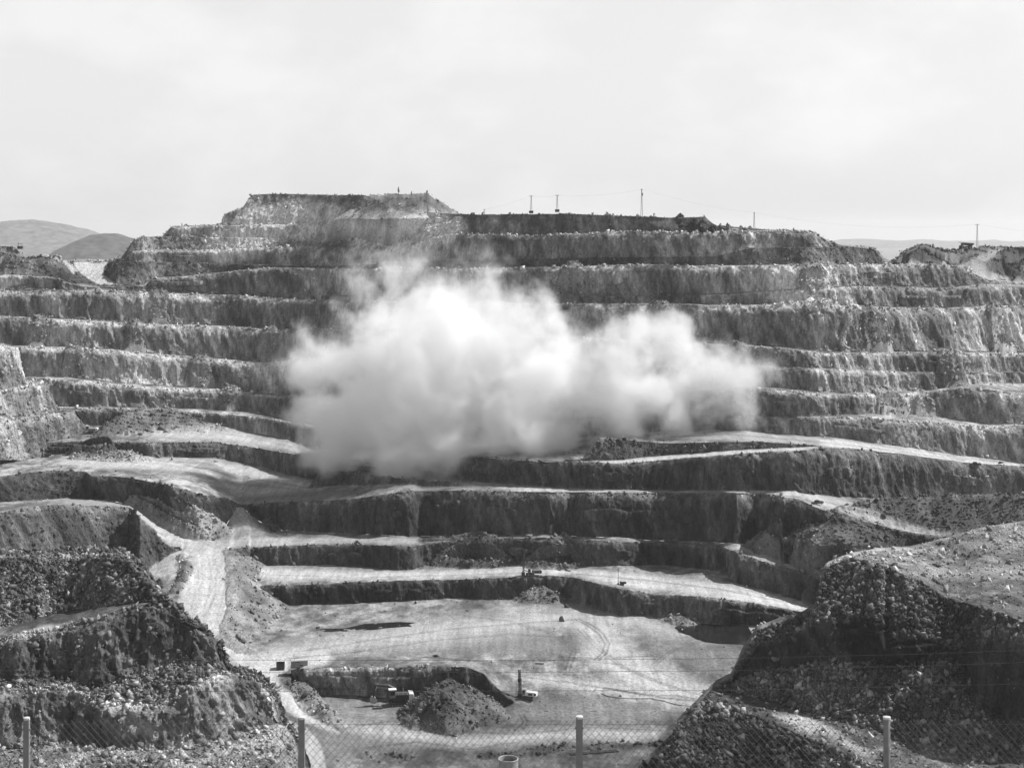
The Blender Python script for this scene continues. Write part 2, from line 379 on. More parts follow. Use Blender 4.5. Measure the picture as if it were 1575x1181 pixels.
#@@TERRAIN
US = np.arange(-170, 1745.1, 1.6)
W3F = [(425.1,773),(476,771),(552,766),(629,755),(705,754),(781,756),(1000,758),(1109,757),(1188,760),(1228,768),(1260,782),(1287,792),(1347,806),(1398,818),(1454,826),(1500,832),(1745,842)]
base = [
 ln('flat', ('Z', [(-170,1420,-170),(1745,1420,-170)])),
 ln('flat', ('Z', [(-170,1110,-169),(400,1110,-168.5),(1745,1110,-168.5)]), alb=.22),
 ln('flat', ('Z', [(-170,1095,-167.4),(380,1095,-167.4),(443,1037,-163)]), ('Z', [(443.1,1037,-163),(447,1034,-163),(455,1050,-166),(466,1069,-168.5),(540,1069,-168.5),(600,1074,-168.5),(680,1080,-168.5),(740,1084,-168.5),(775,1086,-168),(791,1080,-166.2)]), ('Z', [(791.1,1080,-166.2),(840,1095,-167.4),(1745,1095,-167.4)]), alb=.22),
 ln('face', ('L', [(-170,1094.5),(380,1094.5),(443,1036.5)], .2, .02, 0), ('F', [(443.1,1036.5,.25),(447,1030,.25),(470,1028),(490,1027),(600,1025),(680,1024),(720,1026),(745,1036),(757,1050),(775,1066),(787,1076),(791,1079)]), ('L', [(791.1,1079.5),(840,1094.5),(1745,1094.5)], .21, .02, 0), alb=.15),
 ln('flat', ('Z', [(-170,1005,-160),(1745,1005,-160)]), alb=.31),
 ln('flat', ('Z', [(-170,930,-143),(0,930,-144),(160,930,-150),(270,930,-153.2),(360.9,930,-153.2)]), ('Z', [(361,930,-153.2),(372,934,-157),(384,931,-160),(438,931,-160),(552,928,-160),(629,924,-160),(705,920,-160),(762,922,-160),(876,922,-160),(910,936,-160),(950,947,-160),(1007,947,-160),(1064,957,-160),(1121,963,-160),(1150,962,-160),(1250,964,-160),(1745,964,-160)]), alb=.26),
 ln('face', ('Z', [(-170,903,-140.5),(0,903,-142),(160,903,-149.5),(270,903,-150.7),(360.9,903,-150.7)], .3, .02, 0), ('Z', [(361,903,-150.7),(384,902,-151.6)]), ('F', [(384.1,902),(411,900),(476,899),(590,893),(705,891),(781,888),(846,884),(873,887),(950,904),(1001,913),(1064,916),(1136,923),(1200,933),(1240,942),(1745,950)]), alb=.085),
 ln('flat', ('Z', [(-170,869,-138.2),(0,869,-140.1),(160,869,-148),(200,871,-151.9),(215,888,-151.9),(240,872,-149.9),(262,858,-146.8),(275,869,-147.1),(360.9,869,-147.1)]), ('Z', [(361,869,-147.1),(384,869,-151.6)]), ('L', [(384.1,869),(438,869),(495,869),(552,870),(610,877),(636,876),(650,869),(743,867),(857,869),(1000,870),(1029,870),(1109,879),(1133,897),(1188,911),(1252,929),(1300,938),(1745,945)]), alb=.34),
 ln('face', ('Z', [(-170,865,-138),(0,863,-140),(80,857,-143),(160,856,-148),(200,868,-152),(215,885,-152),(240,868,-149.5),(262,852,-146),(290,842,-144),(310,845,-144.5),(353,845,-144.5),(360.9,843,-144.8)], .30, .02, 0),
            ('Z', [(361,843,-144.8),(384,841,-144)]), ('F', [(384.1,841),(514,836),(590,838),(636,840),(648,838),(705,830),(781,827),(857,827),(895,830),(1000,834),(1029,836),(1109,840),(1148,854),(1208,872),(1260,885),(1300,895),(1745,905)]), alb=.085),
 ln('face', ('F', [(-170,800,.9),(0,788,.9),(60,778,.9),(100,776,1),(200,780,1),(215,795,1),(235,815,1),(250,832,1),(262,841,1),(280,840,1)]), alb=.115, rub=.5),
 ln('flat', ('Z', [(-170,775,-132),(0,772,-132),(100,766,-132),(170,770,-133),(200,776,-134),(250,800,-138),(290,825,-142.5),(330,832,-144),(345,815,-142.5),(355,795,-139.5),(365,780,-137),(375,781,-136.8),(385,791,-138.5),(400,803,-141),(415,812,-143),(425,815,-143.7)]),
            ('L', [(425.1,815),(467,817),(552,821),(629,825),(674,824),(724,822),(857,822),(907,826),(950,826),(1000,831),(1069,832),(1129,836),(1164,838),(1200,852),(1204,866),(1267,881),(1300,890),(1745,900)]), alb=.30),
 ln('face', ('F', [(1185,852,.5),(1192,846,.4),(1205,830),(1220,823),(1236,830),(1260,836),(1295,841),(1340,845),(1450,852),(1745,870)]), alb=.085),
 ln('flat', ('W', [(1185,.1),(1215,5),(1300,7),(1745,6)]), alb=.2),
 ln('face', ('Z', [(-170,738,-121),(0,733,-121),(50,726,-121),(80,723,-121),(130,725,-121),(150,737,-121),(213,742,-121),(267,748,-121),(317,762,-126),(335,765,-130),(350,767,-133),(365,774,-135.3),(373,776,-136),(385,776,-134.5),(400,775,-133),(411,774,-132.2),(425,773,-131.5)]),
            ('F', W3F), alb=.088),
 ln('flat', ('Z', [(-170,702,-121),(0,700,-121),(103,698,-121),(213,700,-121.5),(240,703,-122.5),(333,705,-127),(383,712,-130),(433,728,-131.5),(483,737,-130.5)]),
            ('L', [(483.1,737),(520,733),(600,727),(660,727),(697,735),(743,743),(838,749),(907,752),(1000,754),(1224,755),(1228,758),(1287,764),(1367,767),(1575,768),(1745,768)]), alb=.33, sm=14),
 ln('face', ('F', [(-170,680),(100,680),(177,680),(333,680),(383,687),(433,695),(500,707),(520,712),(600,719),(660,717),(701,706),(724,701),(781,707),(857,710),(910,710),(950,713),(1069,703),(1148,697),(1228,693),(1267,689),(1307,689),(1347,693),(1426,703),(1505,713),(1575,717),(1745,722)]), alb=.095),
 ln('flat', ('L', [(870,709),(905,708),(950,708),(990,703),(1069,697),(1148,691),(1248,687),(1260,686)]), alb=.36),
 ln('rub', ('F', [(870,708,.5),(907,707,.5),(912,690,.5),(922,674,.5),(950,676,.7),(1029,682,1),(1100,680,1),(1164,679,1),(1255,685,1),(1260,686,1)]), alb=.11),
 ln('flat', ('L', [(-170,650),(160,655),(250,655),(343,655),(383,665),(443,675),(480,690),(600,688),(700,680),(900,672),(950,665),(1000,664),(1100,661),(1148,661),(1196,668),(1279,672),(1347,682),(1426,692),(1478,701),(1529,706),(1575,713),(1745,720)]), alb=.34, sm=48),
 ln('face', ('F', [(-170,622),(213,628),(313,634),(400,642),(450,651),(483,656),(600,655),(1100,640),(1287,640),(1307,641),(1442,650),(1510,655),(1575,654),(1745,655)]), alb=.235, c=.47),
 ln('flat', ('W', [(-170,4),(213,5),(313,16),(400,24),(483,30),(560,18),(650,0),(1280,0),(1300,6),(1363,24),(1400,27),(1446,24),(1510,8),(1575,4),(1745,4)]), alb=.36, sm=22),
 ln('face', ('F', [(-170,578),(77,582),(133,585),(200,593),(267,597),(333,600),(400,607),(467,612),(600,611),(900,600),(1100,597),(1173,598),(1250,605),(1300,608),(1350,606),(1433,603),(1477,596),(1517,598),(1575,606),(1745,612)]), alb=.235, c=.47),
 ln('flat', ('W', [(-170,8),(400,11),(1173,12),(1260,9),(1477,9),(1517,30),(1575,55),(1745,60)]), alb=.34, sm=22),
 ln('face', ('F', [(-170,530),(27,533),(100,535),(167,538),(233,545),(283,548),(333,553),(400,557),(433,557),(457,550),(500,552),(700,555),(1100,560),(1400,572),(1745,573)]), alb=.24, c=.47),
 ln('flat', ('W', [(-170,9),(457,9),(560,6),(700,0),(1745,0)]), alb=.28, sm=22),
 ln('face', ('F', [(-170,485),(0,487),(67,490),(167,495),(233,499),(300,500),(367,503),(417,508),(467,505),(600,508),(900,520),(1097,530),(1150,532),(1217,538),(1267,544),(1350,543),(1450,543),(1575,544),(1745,545)]), alb=.225, c=.47),
 ln('flat', ('W', [(-170,10),(1090,10),(1200,14),(1300,9),(1745,9)]), alb=.26, sm=22),
 ln('face', ('F', [(-170,440),(0,446),(35,451),(61,446),(93,447),(167,447),(233,450),(300,453),(367,455),(433,460),(525,463),(600,463),(770,465),(850,467),(1050,468),(1100,470),(1150,470),(1230,468),(1300,470),(1350,473),(1450,475),(1517,472),(1575,470),(1745,470)]), alb=.235, c=.47),
 ln('flat', ('W', [(-170,10),(1745,10)]), alb=.28, sm=22),
 ln('face', ('F', [(-170,438),(90,445),(167,445),(233,446),(525,455),(700,455),(1050,455),(1290,442),(1310,441),(1417,443),(1450,444),(1517,438),(1575,441),(1745,441)]), alb=.235, c=.47),
 ln('flat', ('W', [(-170,0),(1290,0),(1310,14),(1417,18),(1450,8),(1500,14),(1575,30),(1745,30)]), alb=.24, sm=22),
 ln('face', ('F', [(-170,422,.36),(80,426,.36),(110,436,.6),(140,441,1),(175,441,1),(220,438,.6),(233,428,.4),(283,425),(333,420),(417,412),(500,413),(625,413),(702,413),(808,412),(892,410),(992,407),(1050,409),(1217,408),(1350,407),(1477,409),(1490,417,.8),(1520,430,1),(1575,436,1),(1745,437,1)]), alb=.24, c=.47),
 ln('flat', ('W', [(-170,9),(90,8),(115,2),(220,2),(240,9),(1470,10),(1500,16),(1745,16)]), alb=.26),
 ln('slope', ('F', [(-170,409,.5),(60,409,.5),(95,413,1),(113,404,4.5),(168,404,4.5),(180,403,1.5),(200,403,.9),(317,405,.6),(367,407,.4),(433,408),(470,410,.6),(525,409,.8),(600,406,.8),(700,401,.6),(900,397,.5),(1100,395,.5),(1157,381),(1283,381),(1344,383),(1352,392,.5),(1364,405,.6),(1450,406,.5),(1480,406,.6),(1500,408,1.5),(1575,418,1.5),(1745,424,1.5)]), alb=.12),
 ln('flat', ('W', [(-170,6),(470,6),(540,0),(1140,0),(1165,5),(1283,9),(1340,9),(1400,30),(1500,25),(1745,25)]), alb=.26),
 ln('face', ('F', [(-170,408),(60,407),(95,405),(115,403.6),(185,402),(195,395),(205,387),(213,385),(300,385),(367,382),(433,380,.6),(470,379,.9),(525,378,1),(640,368,1),(700,361,.5),(712,360),(808,363),(892,360),(942,357),(1050,357),(1150,355),(1190,355),(1250,358),(1262,366,1),(1275,373,1),(1290,379,1),(1310,380),(1344,383),(1352,391),(1364,404),(1480,405),(1575,409),(1745,412)]), alb=.25, c=.47),
 ln('flat', ('W', [(-170,6),(433,6),(520,0),(660,0),(712,8),(1190,12),(1250,12),(1290,6),(1745,8)]), alb=.3),
 ln('slope', ('F', [(-170,407,.5),(115,403,.5),(185,401),(196,388),(205,372),(215,366),(260,364),(345,366),(433,366,.9),(600,352,1),(680,343,1.2),(712,342,.8),(735,331,.6),(790,330,.4),(870,329,.4),(985,333,.4),(1030,335,.4),(1085,334,.4),(1100,347,.4),(1120,353,.4),(1190,354,.6),(1205,354,.6),(1250,356,.6),(1262,365),(1275,372),(1290,378),(1310,380),(1364,404),(1745,411)]), alb=.2),
 ln('flat', ('W', [(-170,5),(345,5),(450,0),(1745,0)]), alb=.25),
 ln('face', ('F', [(-170,406,.5),(185,401),(196,387),(205,371),(215,366),(250,364),(258,357),(264,349),(330,347),(353,347),(433,345,.8),(520,340,1),(600,338,1.2),(700,332,1.4),(735,330),(790,329.5),(870,329),(985,333),(1030,335),(1085,334),(1100,347),(1190,354),(1262,365),(1275,372),(1290,378.5),(1310,380.5),(1344,383.5),(1352,391),(1364,404),(1480,405),(1745,411)]), alb=.2),
 ln('flat', ('W', [(-170,3),(264,5),(353,5),(450,0),(1745,0)]), alb=.3),
 ln('slope', ('F', [(-170,406,.5),(185,401),(205,371),(215,366),(250,364),(264,348),(330,346),(340,344),(345,330,.7),(375,318,.7),(382,305,.7),(390,299,.8),(440,298,.9),(520,300,1),(560,300,1),(575,306,1.2),(600,318,1.2),(640,325,1.2),(700,329,1.2),(735,330),(790,329.5),(870,329),(985,333),(1030,335),(1085,334),(1100,347),(1190,354),(1262,365),(1275,372),(1290,378.5),(1310,380.5),(1344,383.5),(1352,391),(1364,404),(1480,405),(1745,411)]), alb=.22, rub=.25),
 ln('flat', ('W', [(-170,60),(1745,60)]), alb=.3, fix=6),
 ln('flat', ('W', [(-170,200,-25),(1745,200,-25)]), alb=.2, fix=8),
]
def hp(pts, **k):
    return dict(pts=[tuple(P(*p[:2], z=p[2]) if len(p) == 3 else P(p[0], p[1], y=p[3])) for p in pts], **k)
def ha(pts, **k):      # crest seen at (u, v); stands on the surface seen at (u, foot), dy further back
    return dict(pts=[(p+(0,))[:4] for p in pts], auto=True, **k)
heaps = [
 *[ha([(u, f-dv, f, 3.5), (u+w, f-dv+1, f+1, 3.5)], rad=7, h=6, slope=.85, alb=.26, amp=.8) for u, f, dv, w in ((110,535,7,10),(205,498,9,5),(302,552,7,14),(418,507,8,6),(352,600,8,9),(240,450,7,8),(60,489,6,7),(1128,531,9,8),(1352,604,9,16),(1448,542,8,9),(1522,472,9,5),(1010,467,8,10),(880,410,9,7),(1240,408,7,12),(1330,475,8,8),(1410,605,6,6))],
 ha([(672,1053,1095),(690,1041,1090),(716,1053,1090),(742,1068,1092)], h=30, slope=.80, alb=.14, amp=1.2),
 ha([(645,1097,1110),(675,1060,1096)], slope=.85, alb=.14, amp=1.2),
 ha([(735,1074,1090),(757,1088,1096)], slope=.7, alb=.16),
 hp([(352,843,-143.6),(358,850,-144.1),(363,870,-146.2),(365,895,-148.7),(364,912,-150.5),(361,930,-152.3),(355,950,-154.1),(353,970,-155.8),(358,985,-157.6),(372,995,-158.6),(395,1001,-159.4)], slope=.56, alb=.24, rub=.45, amp=.6, h=30, rad=30),
 ha([(408,803,812,3),(418,793,812,6),(428,783,814,8)], slope=1.3, rad=6, alb=.12, amp=1.2),
 hp([(742,1160,-168.2),(800,1156,-168.0),(850,1147,-167.9),(872,1143,-167.9)], slope=.5, alb=.15, amp=.8, rad=5),
 hp([(905,1148,-168.1),(950,1140,-167.8),(1000,1142,-168.1),(1035,1139,-167.8)], slope=.5, alb=.15, amp=.8, rad=5),
 hp([(560,1160,-168.3),(600,1156,-168.2),(625,1162,-168.4)], slope=.5, alb=.18, amp=.8, rad=5),
 hp([(458,1046,-163.0),(470,1062,-164.8),(486,1080,-166.2),(505,1097,-167.1),(530,1120,-168)], rad=5, slope=.5, alb=.24, rub=.8, amp=.8),
 hp([(828,891,-152.5),(838,896,-153.6)], slope=.62, alb=.17, amp=1.2),
 hp([(1034,944,-157.5),(1056,950,-157.8)], slope=.5, alb=.2),
 ha([(700,823,828,3),(730,816,826,4),(760,822,826,3)], h=3, slope=.9, alb=.17),
 ha([(655,828,830,3),(690,826,829,3)], h=2.5, slope=.9, alb=.17),
 ha([(850,823,826,2),(868,821,825,2)], h=2.5, slope=.9, alb=.17),
 ha([(1150,836,842,4),(1185,810,840,8),(1200,797,838,9)], rad=12, h=9, slope=1.1, alb=.15, amp=1.6),
 ha([(1296,778,789,3),(1360,768,798,8),(1430,763,812,12),(1466,761,818,14),(1500,760,822,15),(1575,759,830,15),(1745,757,834,15)], h=30, slope=.62, alb=.13, amp=1.3),
 ha([(484,741,746,2),(492,724,745,5),(500,721,744,6),(552,723,742,6),(585,731,742,5),(620,736,743,4),(700,741,744,1)], slope=1.3, alb=.10, face=.9, rub=.35, amp=.8),
 ha([(150,666,670,3),(185,640,666,14),(215,629,664,18),(262,631,664,18),(300,641,664,13),(335,652,662,6)], h=14, slope=.7, alb=.19, amp=1.6),
 ha([(105,690,699,4),(115,678,699,6),(140,672,699,7),(165,671,699,7)], slope=1.6, alb=.10, face=.8, rub=.4),
 ha([(120,697,703,2),(160,694,704,3),(185,692,704,3),(210,698,706,3)], slope=.5, alb=.24),
 ha([(205,757,768,2),(250,764,786,3),(300,778,806,3),(335,795,816,2)], slope=1.3, rad=9, alb=.23, rub=.9),
 ha([(282,848,852,1),(287,866,874,2),(283,888,898,2),(268,903,908,1)], rad=6, slope=1.0, alb=.2, amp=.5, rub=.5),
 ha([(1240,458,470,4),(1255,450,470,6),(1272,446,470,7)], rad=6, h=4, slope=1.1, alb=.36, amp=1.0),
 ha([(1180,469,472,3),(1225,464,472,3),(1300,467,474,3)], rad=5, h=2.5, slope=.9, alb=.36, amp=.8),
 ha([(564,304,322,22),(575,298,322,22),(600,297.5,322,22),(625,299,326,22),(640,298,328,22),(656,296.5,328,22)], h=16, rad=26, slope=.66, alb=.17, amp=.25, rub=.12, face=.1),
 ha([(1406,380,405,20),(1418,377,405,20),(1440,377,405,20),(1452,380,405,20)], rad=14, h=14, slope=.72, alb=.2, amp=.8, rub=1),
 ha([(1398,390,405,7),(1400,384,405,8),(1470,383.5,405,8),(1500,385,407,8),(1507,392,407,7)], h=14, rad=5, slope=2.4, alb=.07, face=.6, rub=.2, amp=.3),
 ha([(1455,380,404,22),(1480,381,404,22),(1510,380,405,24),(1530,379.5,406,26),(1575,379.5,408,26),(1745,380,410,26)], rad=13, h=16, slope=.7, alb=.17, amp=.9, rub=.8),
 ha([(1545,385,409,8),(1560,381,410,8),(1600,382,410,8),(1745,385,412,8)], rad=8, slope=.8, alb=.11, amp=.9, rub=.8),
 ha([(-170,372,404,12),(0,373,404,12),(20,376,404,12),(34,388,404,12)], h=16, slope=1.2, alb=.22, face=.4, rub=.3, amp=1.2),
 ha([(20,389,406,3),(50,390,406,3),(75,391,405,3),(85,396,404,3)], slope=1.1, alb=.15, face=.5, rub=.6, amp=.9),
 ha([(78,391,404,14),(90,394,404,14),(104,403,404,14)], slope=.9, alb=.5, face=.2, rub=.3, amp=.6),
 ha([(1045,338,338,14),(1070,333,338,14),(1083,334,338,14),(1092,345,350,12)], slope=1.0, alb=.07, face=.4, rub=.4, amp=.8),
]
ROADS = [
 # (polygon, albedo, feather)
 ([(330,838),(352,842),(358,860),(365,895),(362,925),(352,950),(352,972),(362,988),(380,997),(402,1004),(440,1000),(500,999),(515,1012),(505,1021),(470,1026),(447,1030),(436,1035),(430,1046),(437,1058),(470,1082),(492,1110),(520,1125),(500,1120),(470,1110),(430,1085),(400,1050),(350,1010),(300,960),(275,925),(285,900),(300,880),(300,855),(285,842)], .55, 4),
 ([(262,852),(285,842),(300,846),(275,868),(235,885),(200,900),(205,885)], .50, 2),
 ([(196,777),(215,779),(255,798),(285,815),(300,823),(330,829),(400,824),(470,829),(560,827),(640,828),(640,834),(560,834),(500,835),(400,840),(340,845),(300,852),(270,842),(240,815),(215,797)], .42, 4),
 ([(98,766),(150,767),(200,776),(200,783),(98,779)], .30, 3),
 ([(345,772),(380,775),(385,788),(398,805),(415,822),(370,829),(352,829),(358,810),(345,792)], .42, 4),
 ([(100,712),(130,704),(230,704),(330,707),(400,722),(470,742),(484,748),(470,752),(440,750),(400,740),(330,735),(230,722),(150,716)], .50, 6),
 ([(330,742),(440,746),(470,756),(420,764),(360,762)], .36, 6),
 ([(370,765),(484,752),(560,756),(480,768),(400,772),(365,776)], .17, 5),
 ([(600,746),(700,740),(735,741),(838,748),(838,755),(740,752),(640,754)], .26, 3),
 ([(730,742),(840,749),(1000,753),(1224,756),(1290,765),(1320,778),(1400,805),(1482,824),(1460,828),(1400,820),(1300,790),(1240,767),(1180,759),(900,757),(800,757)], .42, 3),
 ([(925,710),(1069,697),(1250,687),(1255,690),(1140,698),(960,713),(925,713)], .5, 1.5),
 ([(1000,668),(1150,662),(1200,669),(1290,674),(1350,684),(1430,695),(1480,703),(1570,713),(1570,719),(1500,712),(1420,702),(1340,692),(1260,684),(1150,677),(1000,674)], .36, 2),
 ([(1260,676),(1290,676),(1350,687),(1430,697),(1480,706),(1570,715),(1570,719),(1500,714),(1420,704),(1340,694),(1260,684)], .52, 1.5),
 ([(240,658),(300,655),(345,658),(440,680),(470,692),(440,690),(380,683),(330,676),(230,674)], .46, 5),
 ([(400,874),(600,880),(800,873),(900,876),(1000,885),(1100,897),(1180,912),(1245,935),(1235,941),(1150,925),(1050,911),(950,901),(880,884),(780,884),(620,888),(420,893),(400,890)], .50, 4),
 ([(113,402),(168,402),(160,412),(158,422),(178,437),(150,437),(124,420),(116,412)], .62, 1.0),
 ([(120,436),(150,441),(170,446),(165,449),(125,444)], .4, 2),
 ([(1480,408),(1500,408),(1540,424),(1575,432),(1700,445),(1700,452),(1575,441),(1520,434),(1490,416)], .38, 1.5),
 ([(1480,406),(1537,380),(1543,382),(1535,390),(1510,408)], .28, 2),
 ([(1470,441),(1575,436),(1700,436),(1700,446),(1575,444),(1480,443)], .3, 1.5),
 ([(1000,342),(1035,336),(1040,345),(1048,352),(1015,350)], .4, 2),
 # pit floor: lighter drive tracks
 ([(470,985),(700,950),(870,935),(1000,950),(1080,975),(1000,975),(900,960),(700,985),(560,1003),(440,1010),(400,1006)], .44, 14),
 ([(890,960),(930,960),(975,1000),(1060,1045),(1130,1068),(1095,1085),(1020,1080),(950,1050),(900,1010)], .50, 14),
 ([(790,1036),(850,1040),(950,1058),(960,1068),(860,1055),(790,1045)], .5, 6),
 ([(441,1106),(470,1118),(490,1140),(503,1185),(472,1185),(462,1150),(448,1122)], .42, 2),
 ([(500,1105),(620,1120),(700,1135),(820,1122),(960,1120),(1020,1120),(1010,1135),(850,1138),(700,1148),(560,1130)], .42, 8),
]
DARKS = [
 ([(430,1125),(560,1100),(700,1118),(640,1150),(520,1165),(460,1150)], .20, 14),
 ([(690,1062),(800,1085),(900,1075),(1020,1098),(900,1118),(760,1108)], .17, 12),
 ([(620,968),(700,975),(830,978),(900,990),(860,1008),(700,1000),(560,1010),(600,990)], .19, 10),
 ([(1020,985),(1100,990),(1140,1010),(1120,1040),(1050,1020),(1000,1000)], .20, 12),
 ([(485,967),(560,960),(600,955),(640,957),(620,966),(540,972),(490,971)], .11, 3),
 ([(680,966),(760,965),(850,962),(850,970),(760,974),(690,972)], .17, 5),
 ([(570,985),(700,975),(880,985),(880,1000),(700,1005),(580,995)], .22, 12),
 ([(800,960),(860,955),(900,962),(830,968)], .2, 4),
 ([(480,1075),(600,1085),(610,1115),(520,1110)], .24, 12),
 ([(840,1080),(1000,1085),(1050,1100),(900,1110),(820,1095)], .22, 14),
 ([(900,885),(1000,878),(1100,892),(1140,906),(1000,893)], .24, 5),
 ([(400,866),(500,872),(640,874),(500,878),(400,876)], .2, 4),
]
LIGHTS = [   # pale veins and spilled stone on the upper faces
 ([(380,330),(450,318),(560,330),(640,345),(700,350),(660,370),(600,372),(520,360),(450,352),(400,380),(350,395),(380,360)], 3.9, 18),
 ([(600,318),(690,330),(690,355),(620,345)], 3.0, 10),
 ([(345,345),(420,320),(440,330),(380,370),(300,400),(290,395)], 2.0, 10),
 ([(560,370),(640,378),(600,400),(540,400)], 1.3, 10),
 ([(880,415),(1000,410),(1010,430),(900,440)], 1.5, 10),
 ([(1150,410),(1290,412),(1270,460),(1190,466),(1130,440)], 1.6, 12),
 ([(330,555),(470,560),(480,605),(380,600),(350,580)], 1.6, 10),
 ([(480,400),(640,410),(560,450),(480,440)], 1.3, 12),
 ([(180,560),(260,560),(300,595),(200,590)], 1.3, 10),
 ([(1500,490),(1575,485),(1575,530),(1510,530)], 1.4, 12),
 ([(1180,455),(1330,450),(1310,475),(1200,478)], 1.5, 6),
]
TRACKS = [
 ([(885,952), (905,962), (922,975), (930,990), (926,1004), (914,1014)], 7, .4), ([(1100,1075), (1050,1062), (1000,1045), (950,1022), (915,995), (890,968)], 6, .28),
 ([(790,1040), (860,1048), (940,1060), (1010,1072), (1070,1078)], 9, .3), ([(930,1058), (990,1068), (1040,1070), (1100,1080)], 5, .3),
 ([(470,1000), (560,985), (680,968), (800,958), (880,952)], 8, .25), ([(440,1012), (540,1003), (660,985), (780,975), (860,980)], 6, .2),
 ([(700,945), (780,955), (850,975), (880,1000), (870,1030)], 7, .2), ([(640,1010), (760,1018), (880,1015), (960,1022)], 5, .2), ([(1080,985), (1030,1000), (1000,1025), (1010,1050)], 6, .2),
 ([(800,1100), (805,1108), (802,1116), (790,1124)], 6, .35), ([(520,1120), (600,1108), (700,1125), (800,1128), (900,1118), (1010,1122)], 8, .25),
 ([(560,1150), (640,1140), (720,1152), (800,1140)], 6, .25), ([(860,1010), (930,1012), (1000,1008), (1060,1015)], 5, .2),
 ([(318,850), (325,880), (322,910), (312,940), (318,970), (345,992), (390,1010)], 9, .22), ([(340,850), (348,885), (342,920), (334,950), (342,975), (372,998)], 5, .22), ([(303,862), (306,890), (298,920), (292,945)], 6, .2),
 ([(205,780), (240,798), (275,818), (310,832), (330,842)], 8, .3), ([(216,782), (255,802), (290,820), (325,830), (380,828)], 6, .25),
 ([(352,775), (358,790), (372,803), (392,815), (420,826)], 7, .3), ([(366,777), (376,792), (390,804), (408,814)], 5, .25),
 ([(150,710), (230,712), (320,722), (400,738), (470,750)], 8, .25), ([(200,720), (290,730), (370,745), (450,752)], 7, .2), ([(300,662), (380,672), (450,688)], 6, .22),
 ([(130,404), (134,415), (150,430), (165,436)], 7, .3), ([(420,884), (560,888), (700,884), (820,880)], 4, .2), ([(880,882), (1000,893), (1100,905), (1200,925)], 4, .25), ([(450,832), (560,831), (640,831)], 3, .2),
 ([(1010,673), (1120,668), (1220,676), (1340,689), (1480,708)], 4, .25), ([(750,746), (900,754), (1100,755), (1230,764)], 3, .25), ([(1270,772), (1350,795), (1440,815)], 6, .25)]
def paint_base(u, v, x, y, z, al, rb, wf):
    rut = .30*fbm(x*.8, y*.05, z*0, 3, 141)+.2*fbm(x*.1, y*.4, z*0, 3, 142)
    wob = 5*fbm(x*.06, y*.05, z*0, 4, 151)
    nf = 1-np.clip(wf*1.5, 0, 1)*.7
    for poly, a, fe in DARKS+ROADS:
        us_, vs_ = [p[0] for p in poly], [p[1] for p in poly]
        sel = (u > min(us_)-20) & (u < max(us_)+20) & (v > min(vs_)-20) & (v < max(vs_)+20)
        m = poly_mask(u[sel]+wob[sel]*(v[sel] > 460), v[sel]+wob[sel]*.3*(v[sel] > 460), poly, fe)*np.where(v[sel] < 460, 1.0, nf[sel])
        t = al[sel]; tgt = a*(1+rut[sel])
        t2 = t*(1-m*.85)+m*.85*np.clip(tgt, 0, .62)
        al[sel] = t2
        q = rb[sel]; rb[sel] = q*(1-.97*m)
    for pts, off, k in TRACKS:                       # wheel ruts worn into the dust
        a_ = np.array(pts, float)
        sel = (u > a_[:, 0].min()-15) & (u < a_[:, 0].max()+15+off) & (v > a_[:, 1].min()-6) & (v < a_[:, 1].max()+6)
        uu, vv = u[sel]+wob[sel]*.2, v[sel]; d = np.full(uu.shape, 1e9)
        for o in (0, off):
            for (x1, y1), (x2, y2) in zip(pts, pts[1:]):
                L = (x2-x1)**2+(2*(y2-y1))**2+1e-9
                t = np.clip(((uu-x1-o)*(x2-x1)+4*(vv-y1)*(y2-y1))/L, 0, 1)
                d = np.minimum(d, np.hypot(uu-o-x1-t*(x2-x1), 2*(vv-y1-t*(y2-y1))))
        al[sel] = al[sel]*(1-np.where(vv > 1000, 1.5, np.where(uu < 420, .75, 1.3))*k*(.55+.9*np.clip(wob[sel]*.12+.5, 0, 1))*np.exp(-(d/1.7)**2)*(wf[sel] < .4))
    for poly, a, fe in LIGHTS:
        us_, vs_ = [p[0] for p in poly], [p[1] for p in poly]
        sel = (u > min(us_)-20) & (u < max(us_)+20) & (v > min(vs_)-20) & (v < max(vs_)+20)
        m = poly_mask(u[sel]+3*wob[sel], v[sel], poly, fe)
        t = al[sel]; al[sel] = t*(1+(a-1)*m)+.05*m*(a-1)
    return al, rb
class Split:
    names = ['haul_road']
    polys = [ROADS[i][0] for i in (0, 1, 2, 4, 9, 15, 17)]
    def __call__(self, u, v):
        c = np.zeros(u.shape, int)
        for p in self.polys: c[poly_mask(u, v, p) > .5] = 1
        return c
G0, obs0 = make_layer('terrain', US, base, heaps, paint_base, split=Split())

# the spur at the left edge, its benches in the sun
UL1 = np.arange(-170, 138, 1.6)
l1 = [
 ln('flat', ('Z', [(-170,712,-113),(0,707,-118),(76,708,-124),(100,704,-124.5),(127,671,-118),(138,664,-117)])),
 ln('face', ('F', [(-170,645,.8),(0,640),(50,644),(85,636),(115,634),(127,656),(138,664)]), alb=.2, rub=.4),
 ln('flat', ('W', [(-170,8),(100,8),(127,3),(138,.1)]), alb=.28),
 ln('face', ('F', [(-170,605,.6),(0,601),(40,594),(64,589),(75,603),(88,630),(95,633),(127,655),(138,664)]), alb=.225, rub=.3),
 ln('flat', ('W', [(-170,7),(64,7),(90,2),(138,.1)]), alb=.28),
 ln('face', ('F', [(-170,530,.5),(0,530),(10,532),(27,536),(34,582),(37,588),(64,589),(88,630),(127,655),(138,664)]), alb=.225, rub=.3),
 ln('flat', ('W', [(-170,14),(138,14)])),
 ln('flat', ('W', [(-170,80,-90),(138,80,-90)]), fix=12),
]
G1, _ = make_layer('rock_spur', UL1, l1, rough=1.5)

